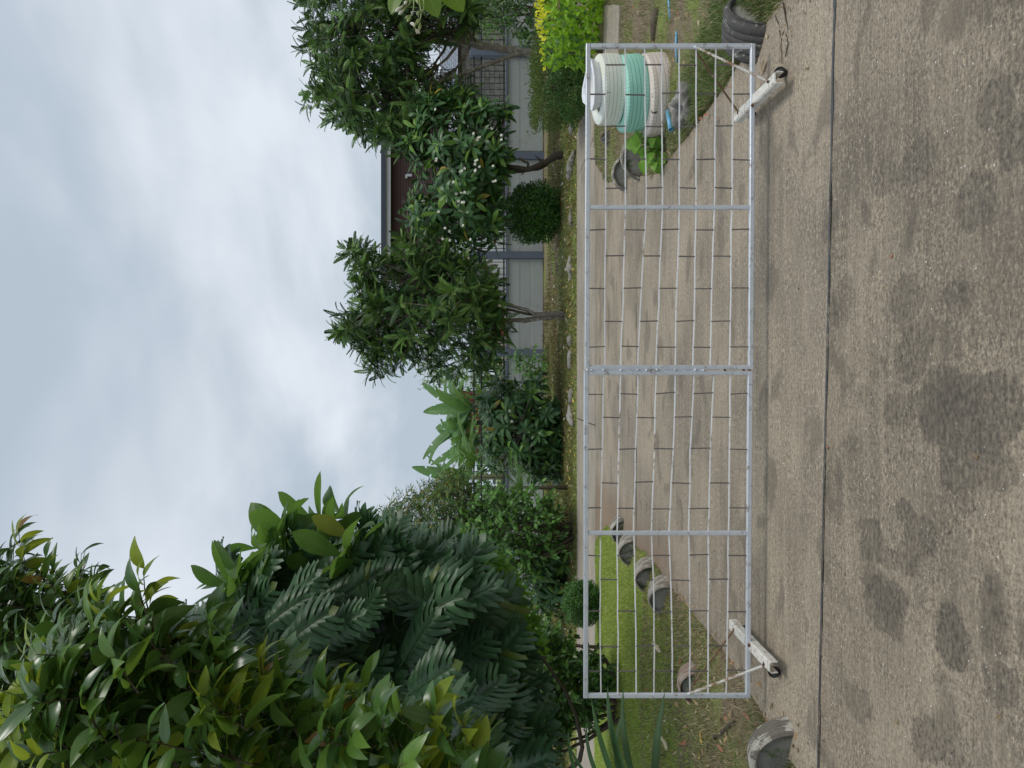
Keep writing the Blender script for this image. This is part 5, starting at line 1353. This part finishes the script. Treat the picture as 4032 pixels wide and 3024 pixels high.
scatter(nb_, 'leaf', npl, [M_NP], frames(Pq, Dq, Uq, np.linalg.norm(Dq, axis=1)*1.0), 300)
MB().tube([at(1660, -330, nd+.3), at(1650, -220, nd+.1), at(1640, -130, nd)], [.02, .017, .013], 9).build('twig', M_TWIG, nb_, True)
M_BUDS = plain('pale_green_stalk', (.30, .36, .13), .5, 0, .15, 20); M_BUD = plain('cream_bud', (.66, .64, .55), .45, 0, .08, 12)
def bez(pts, n=14):
    pts = np.array(pts); t = np.linspace(0, 1, len(pts)); tt = np.linspace(0, 1, n); return np.stack([np.interp(tt, t, pts[:, i]) for i in range(3)], 1)
st0 = (1635, -120)
for chain in ([(1635, -120), (1630, 10), (1628, 40), (1618, 62), (1612, 72)], [(1645, -120), (1652, 10), (1660, 50), (1655, 75), (1645, 90)], [(1650, -120), (1668, 0), (1670, 25), (1664, 45)], [(1625, -120), (1615, 15), (1595, 30), (1588, 38)], [(1620, -120), (1605, 0), (1592, 14), (1584, 22)]):
    P = [at(a, b, nd-.02*i) for i, (a, b) in enumerate(chain)]; MB().tube(bez(P), .0024, 7).build('flower_stalk', M_BUDS, nb_, True)
for (a, b) in (((1588, 22), (1556, 46)), ((1594, 36), (1569, 57)), ((1619, 64), (1603, 86)), ((1614, 60), (1597, 73)), ((1656, 42), (1641, 58)), ((1648, 72), (1639, 98)), ((1655, 86), (1652, 119)), ((1634, -10), (1650, 15)), ((1590, 20), (1602, 4))):
    p, q = at(*a, nd-.04), at(*b, nd-.05); MB().tube(bez([p, (p+q)/2, q], 7), [.002, .003, .0045, .006, .0065, .005, .0015], 8).build('bud', M_BUD if a[0] < 1612 or a[0] > 1625 and False else M_BUDS, nb_, True)
c0 = at(1632, 108, nd-.06); MB().tube(bez([at(1640, 84, nd-.05), c0], 4), [.002, .003, .0035, .004], 7).build('flower_stalk', M_BUDS, nb_, True)
for k, (a, b) in enumerate((((1632, 105), (1617, 83)), ((1634, 106), (1628, 92)), ((1636, 112), (1654, 128)), ((1634, 112), (1645, 130)), ((1630, 104), (1622, 96)))):
    p, q = at(*a, nd-.06), at(*b, nd-.06); V_, T_, U_ = blade(1, .55, p_obov, 6, .3, .5, 0, 1, seed=k)
    Mx = frames(p[None], (q-p)[None], np.array([[.3, -.6, -.5]])+R.normal(0, .2, (1, 3)), np.linalg.norm(q-p)*1.05)[0]
    link('petal', mesh('petal', V_, T_, M_PETAL, U_, True), nb_, Matrix(Mx.tolist()))

# ================================================================== GRASS, WEEDS, LITTER
def grassmat(name, cs):
    m, t, p, out = newmat(name); ge = N(t, 'ShaderNodeNewGeometry'); r = ge.outputs['Random Per Island']
    cr = N(t, 'ShaderNodeValToRGB'); cr.color_ramp.interpolation = 'CONSTANT'
    while len(cr.color_ramp.elements) < len(cs): cr.color_ramp.elements.new(.5)
    for i, (pos, c_) in enumerate(cs): cr.color_ramp.elements[i].position = pos; cr.color_ramp.elements[i].color = (*c_, 1)
    L(t, r, cr.inputs[0]); L(t, cr.outputs[0], p.inputs['Base Color']); p.inputs['Roughness'].default_value = .6
    tr = N(t, 'ShaderNodeBsdfTranslucent'); L(t, cr.outputs[0], tr.inputs[0]); mx_ = N(t, 'ShaderNodeMixShader'); mx_.inputs[0].default_value = .3
    L(t, p.outputs[0], mx_.inputs[1]); L(t, tr.outputs[0], mx_.inputs[2]); L(t, mx_.outputs[0], out.inputs[0]); return m
G_LAWN = grassmat('lawn_grass', [(0, (.30, .42, .06)), (.35, (.43, .56, .09)), (.7, (.54, .60, .14)), (.93, (.66, .60, .34))])
G_MIX = grassmat('mixed_grass', [(0, (.13, .18, .05)), (.25, (.22, .26, .08)), (.45, (.42, .34, .20)), (.72, (.62, .53, .36)), (.92, (.26, .17, .10))])
G_LUSH = grassmat('lush_grass', [(0, (.09, .16, .03)), (.35, (.14, .24, .045)), (.7, (.20, .29, .08)), (.88, (.34, .30, .17))])
G_MOSS = grassmat('verge_grass', [(0, (.10, .13, .03)), (.3, (.19, .20, .045)), (.5, (.27, .26, .07)), (.7, (.20, .14, .085)), (.88, (.36, .29, .18))])
def grass(name, polyxy, n, h, wv_, mat, lean=.6, dens=None, clear=None):
    A = np.array(polyxy); lo, hi = A.min(0), A.max(0); Q = R.uniform(lo, hi, (int(n*1.6), 2)); Q = Q[inside(Q, polyxy)]
    dd = np.minimum(sdist(Q, DRIVE), sdist(Q, STREET)); keep = dd > (-.05 if clear is None else clear)+.10*vnoise(Q[:, 0], Q[:, 1], 5, 5)
    if dens is not None: keep &= R.random(len(Q)) < dens(Q)
    Q = Q[keep][:n]; k = len(Q); z = np.maximum(gheight(Q[:, 0], Q[:, 1]), -.012)-.006
    a = R.uniform(0, 2*PI, k); hh = h*R.uniform(.4, 1.25, k)*(.6+.8*vnoise(Q[:, 0], Q[:, 1], 2.3, 8)); ww = wv_*R.uniform(.6, 1.3, k)
    ln = R.uniform(.1, 1.0, k)*lean*hh; b = R.uniform(0, 2*PI, k)
    sx, sy = np.cos(a)*ww/2, np.sin(a)*ww/2
    base = np.c_[Q, z]; V = np.zeros((k, 5, 3))
    V[:, 0] = base+np.c_[-sx, -sy, np.zeros(k)]; V[:, 1] = base+np.c_[sx, sy, np.zeros(k)]
    mid = base+np.c_[np.cos(b)*ln*.35, np.sin(b)*ln*.35, hh*.6]
    V[:, 2] = mid+np.c_[sx*.8, sy*.8, np.zeros(k)]; V[:, 3] = mid-np.c_[sx*.8, sy*.8, np.zeros(k)]
    V[:, 4] = base+np.c_[np.cos(b)*ln, np.sin(b)*ln, hh]
    T = np.array([(0, 1, 2), (0, 2, 3), (3, 2, 4)])[None]+(np.arange(k)*5)[:, None, None]
    o = link(name, mesh(name, V.reshape(-1, 3), T.reshape(-1, 3), mat)); props(o, kind='stuff'); return o
LAWN = [(-1.75, 7.2), (-1.9, 10.6), (-2.4, 11.75), (-9, 11.75), (-7, 7.0), (-4.5, 5.6), (-2.2, 6.0)]
grass('lawn_grass', LAWN, 120000, .032, .006, G_LAWN, .8, lambda Q: np.clip(.25+.9*vnoise(Q[:, 0], Q[:, 1], .9, 21)+.35*np.clip((Q[:, 1]-7)/2, -1, 1)+.3*(Q[:, 0] < -2.3), .05, 1))
NEARL = [(-1.75, 3.6), (-1.75, 7.6), (-2.6, 7.8), (-5.5, 7.6), (-4.5, 3.6)]
grass('weedy_grass', NEARL, 95000, .036, .0042, G_MIX, 1.2, lambda Q: np.clip(1.4*vnoise(Q[:, 0], Q[:, 1], 2.2, 31)-.12, .04, 1))
grass('green_grass', NEARL, 11000, .035, .005, G_LUSH, .9, lambda Q: np.clip(2.2*vnoise(Q[:, 0], Q[:, 1], 1.8, 41)-.9, 0, 1))
RBED = [(1.95, 3.6), (1.9, 7.3), (2.4, 9.3), (2.75, 10.6), (3.5, 11.75), (9, 11.75), (8, 3.6)]
grass('weedy_grass', RBED, 110000, .05, .0048, G_MIX, 1.1, lambda Q: np.clip(1.5*vnoise(Q[:, 0], Q[:, 1], 1.9, 51)-.15, .05, 1))
grass('green_grass', RBED, 30000, .055, .006, G_LUSH, .9, lambda Q: np.clip(2.2*vnoise(Q[:, 0], Q[:, 1], 1.5, 61)-.75, 0, 1))
EDGE = [(1.9, 3.7), (1.88, 6.6), (2.3, 6.8), (2.55, 5.4), (2.9, 3.7)]
grass('edge_straw', EDGE, 16000, .06, .0045, G_MIX, 1.2)
grass('edge_grass', EDGE, 19000, .075, .0050, G_LUSH, 1.1, lambda Q: np.clip(1.4-np.abs(Q[:, 0]-2.2)*1.6, 0, 1)*np.clip(1.8*vnoise(Q[:, 0], Q[:, 1], 1.2, 71)+.1, .1, 1))
VERGE = [(-14, 14.42), (12, 14.42), (12, 20.5), (-14, 20.5)]
grass('verge_grass', VERGE, 110000, .05, .013, G_MOSS, .9, lambda Q: np.clip(1.5*vnoise(Q[:, 0], Q[:, 1], .8, 81)+.25*(Q[:, 1] < 16)-.1, .06, 1), .0)
grass('wall_foot_grass', [(-14, 19.5), (12, 19.5), (12, 22.3), (-14, 22.3)], 9000, .10, .016, G_MOSS, .7, lambda Q: np.clip(2*vnoise(Q[:, 0], Q[:, 1], .7, 91)-.8, 0, 1))
# dead leaves: many small ones as litter, the clear ones one by one
dl = [blade(1, .42, p_lance, 4, .25, .8*(i-.8), .03, 1, seed=i) for i in range(3)]
def litter(name, polyxy, n, ll, mats, probs, z=.02):
    A = np.array(polyxy); lo, hi = A.min(0), A.max(0); Q = R.uniform(lo, hi, (n*2, 2)); Q = Q[inside(Q, polyxy)][:n]; k = len(Q)
    P = np.c_[Q, gheight(Q[:, 0], Q[:, 1])+z*R.random(k)+.005]
    sd = np.minimum(sdist(Q, DRIVE), sdist(Q, STREET)); P[:, 2] = np.where(sd < 0, .004, P[:, 2])
    D = np.c_[R.normal(0, 1, (k, 2)), R.normal(0, .12, k)]; U_ = np.c_[R.normal(0, .35, (k, 2)), np.ones(k)]
    M = frames(P, D, U_, ll*R.uniform(.4, 1.2, k)); h = link(name, None) if False else None
    allm = R.choice(len(mats), k, p=probs); vs_, ts_, us_, ms_ = [], [], [], []; off = 0
    for j in range(3):
        for q in range(len(mats)):
            r = np.where((np.arange(k) % 3 == j) & (allm == q))[0]
            if not len(r): continue
            V, T, U = dl[j]; W_ = np.einsum('nij,vj->nvi', M[r][:, :3, :3], V)+M[r][:, None, :3, 3]
            vs_.append(W_.reshape(-1, 3)); ts_.append((T[None]+(np.arange(len(r))*len(V))[:, None, None]+off).reshape(-1, 3)); off += len(r)*len(V); us_.append(np.tile(U, (len(r), 1))); ms_.append(np.full(len(r)*len(T), q, np.int32))
    me = mesh(name, np.concatenate(vs_), np.concatenate(ts_), None, np.concatenate(us_), True)
    for mm in mats: me.materials.append(mm)
    me.polygons.foreach_set('material_index', np.concatenate(ms_)); me.update(); return props(link(name, me), kind='stuff')
M_DRYP = leafmat('pale_dry_leaf', (.36, .28, .17), (.48, .40, .27), (.5, .42, .3), .8, .15, (.4, .3, .15), .05, .2, None, 8)
M_DRYR = leafmat('red_dry_leaf', (.24, .09, .05), (.30, .14, .08), (.3, .2, .12), .7, .15, (.3, .15, .08), .05, .2, None, 8)
M_DRYY = leafmat('yellow_fallen_leaf', (.40, .30, .06), (.50, .38, .09), (.55, .45, .2), .6, .2, (.5, .4, .1), .05, .2, None, 8)
litter('leaf_litter', NEARL, 1500, .055, [M_DRY, M_DRYP, M_DRYR], (.62, .2, .18))
litter('leaf_litter', RBED, 1700, .05, [M_DRY, M_DRYP, M_DRYR], (.6, .25, .15))
litter('leaf_litter', [(-13, 14.5), (11, 14.5), (11, 18.5), (-13, 18.5)], 5200, .11, [M_DRY, M_DRYP, M_DRYY], (.6, .25, .15))
litter('twig_litter', [(1.85, 3.7), (1.80, 4.1), (2.6, 4.2), (2.4, 3.6)], 70, .04, [M_DRY, M_DRYP, M_DRYR], (.7, .1, .2))
litter('edge_debris', [(-1.98, 3.9), (-1.74, 5.0), (-1.68, 7.6), (-1.9, 10.4), (-2.1, 10.4), (-1.95, 7.0), (-2.15, 3.9)], 900, .022, [M_DRY, M_DRYP, M_DRYR], (.75, .12, .13), .012)
litter('edge_debris', [(2.02, 3.7), (1.90, 5.2), (1.92, 7.1), (2.4, 9.3), (2.6, 9.3), (2.1, 7.0), (2.2, 3.7)], 900, .022, [M_DRY, M_DRYP, M_DRYR], (.75, .12, .13), .012)
litter('leaf_crumbs', [(-1.7, 1.6), (1.9, 1.6), (1.9, 11), (-1.7, 11)], 110, .028, [M_DRY, M_BARKD, M_DRYR], (.5, .35, .15), .004)
fl = [(2626, 2567, .17, .25, M_DRYP, 'long curled pale brown fallen leaf on the lawn below the gate rods'), (2788, 2925, .14, .05, M_DRYY, 'wide olive yellow fallen leaf at the driveway side of the litter'), (2785, 2985, .20, .35, M_DRYY, 'long narrow yellow fallen leaf curled beside the olive yellow one'),
      (2656, 2950, .17, .0, M_DRYP, 'large pale crumpled dry leaf among the litter left of the gate'), (2655, 2880, .12, .6, M_DRYP, 'tan dry leaf just outside the left end of the gate'), (2860, 2845, .09, .4, M_DRYR, 'pinkish brown dry leaf on the grass near the driveway edge'), (2725, 2920, .11, 1.0, M_DRYR, 'narrow reddish dry leaf between the crumpled and the olive yellow leaf'),
      (2527, 2348, .09, .1, M_DRY, 'dark brown curled leaf on the green lawn'), (2590, 2780, .12, .3, M_DRYY, 'slim yellowish leaf hanging at the corner of the gate'), (2870, 2960, .08, .2, M_DRYR, 'small rust coloured dry leaf near the nearest half buried tyre'),
      (2718, 240, .09, .9, M_DRYP, 'pale grey dry leaf in the weeds behind the right end of the gate'), (2750, 220, .12, .3, M_DRYR, 'dark red dry pod leaf in the weeds behind the right end of the gate'), (2832, 65, .09, 1.2, M_DRYP, 'twisted cream dry leaf beside the large black tyre'),
      (3015, 235, .11, .9, M_DRY, 'curved dry leaf leaning on the right caster wheel'), (3180, 262, .05, .2, M_DRYP, 'small flat tan leaf on the concrete in front of the right caster wheel'), (2793, 447, .07, .3, M_DRYR, 'thin orange brown leaf on the driveway inside the gate'), (2830, 460, .06, .9, M_DRYR, 'second orange brown leaf on the driveway nearer the gate rail'),
      (2825, 370, .09, .1, M_DRY, 'dark stick like leaf at the grass edge inside the gate')]
for i, (X, Y, ll, an, m_, lb) in enumerate(fl):
    g = gr(X, Y, .012); d0 = np.array([[math.cos(an+1.2), math.sin(an+1.2), .02]]); zz0 = max(float(gheight(g[0:1], g[1:2])[0]), 0)+.02
    V_, T_, U_ = blade(1, .34, p_lance, 8, .35, .9*((i % 3)-.6), .04, 2, seed=i)
    Mx = frames(np.array([[g[0], g[1], zz0]]), d0, np.array([[.1, -.2, 1.0]]), np.array([ll]))[0]
    o = link('fallen_leaf', mesh('fallen_leaf', V_, T_, m_, U_, True), None, Matrix(Mx.tolist())); props(o, lb, 'leaf', 'fallen leaves near the gate')
# sticks
for (a, b, r_, lb) in (((2912, 2840), (2800, 2960), .011, 'dark crooked stick lying in the litter beside the nearest half buried tyre'), ((2512, 2600), (2545, 2625), .018, 'short broken brown stick on the lawn'), ((3090, 10), (3100, 225), .005, 'dry vine stem lying on the concrete by the right caster wheel'), ((3060, 60), (3085, 250), .003, 'thin dry stalk beside the vine stem on the concrete')):
    p, q = gr(*a), gr(*b); p[2] = q[2] = .035 if a[0] < 3000 else .010
    mb, _ = limb(p, q, r_, r_*.6, 12, .05, None, 7); o = mb.build('stick', M_TWIG, None, True); props(o, lb, 'stick', 'sticks lying on the ground')
# flowers fallen on the verge
for i in range(26):
    X, Y = 2195+R.uniform(0, 70), R.uniform(420, 1650); g = gr(X, Y); 
    if g[1] < 14.5 or g[1] > 20: continue
    o = link('fallen_flower', flme, None, Matrix.Translation((g[0], g[1], float(gheight(g[0:1], g[1:2])[0])+.04)) @ Matrix.Rotation(R.uniform(0, 6), 4, 'Z') @ Matrix.Rotation(.5, 4, 'X') @ Matrix.Scale(.8, 4))
    props(o, 'white fallen frangipani flower lying on the mossy verge', 'flower', 'white flowers fallen on the verge')
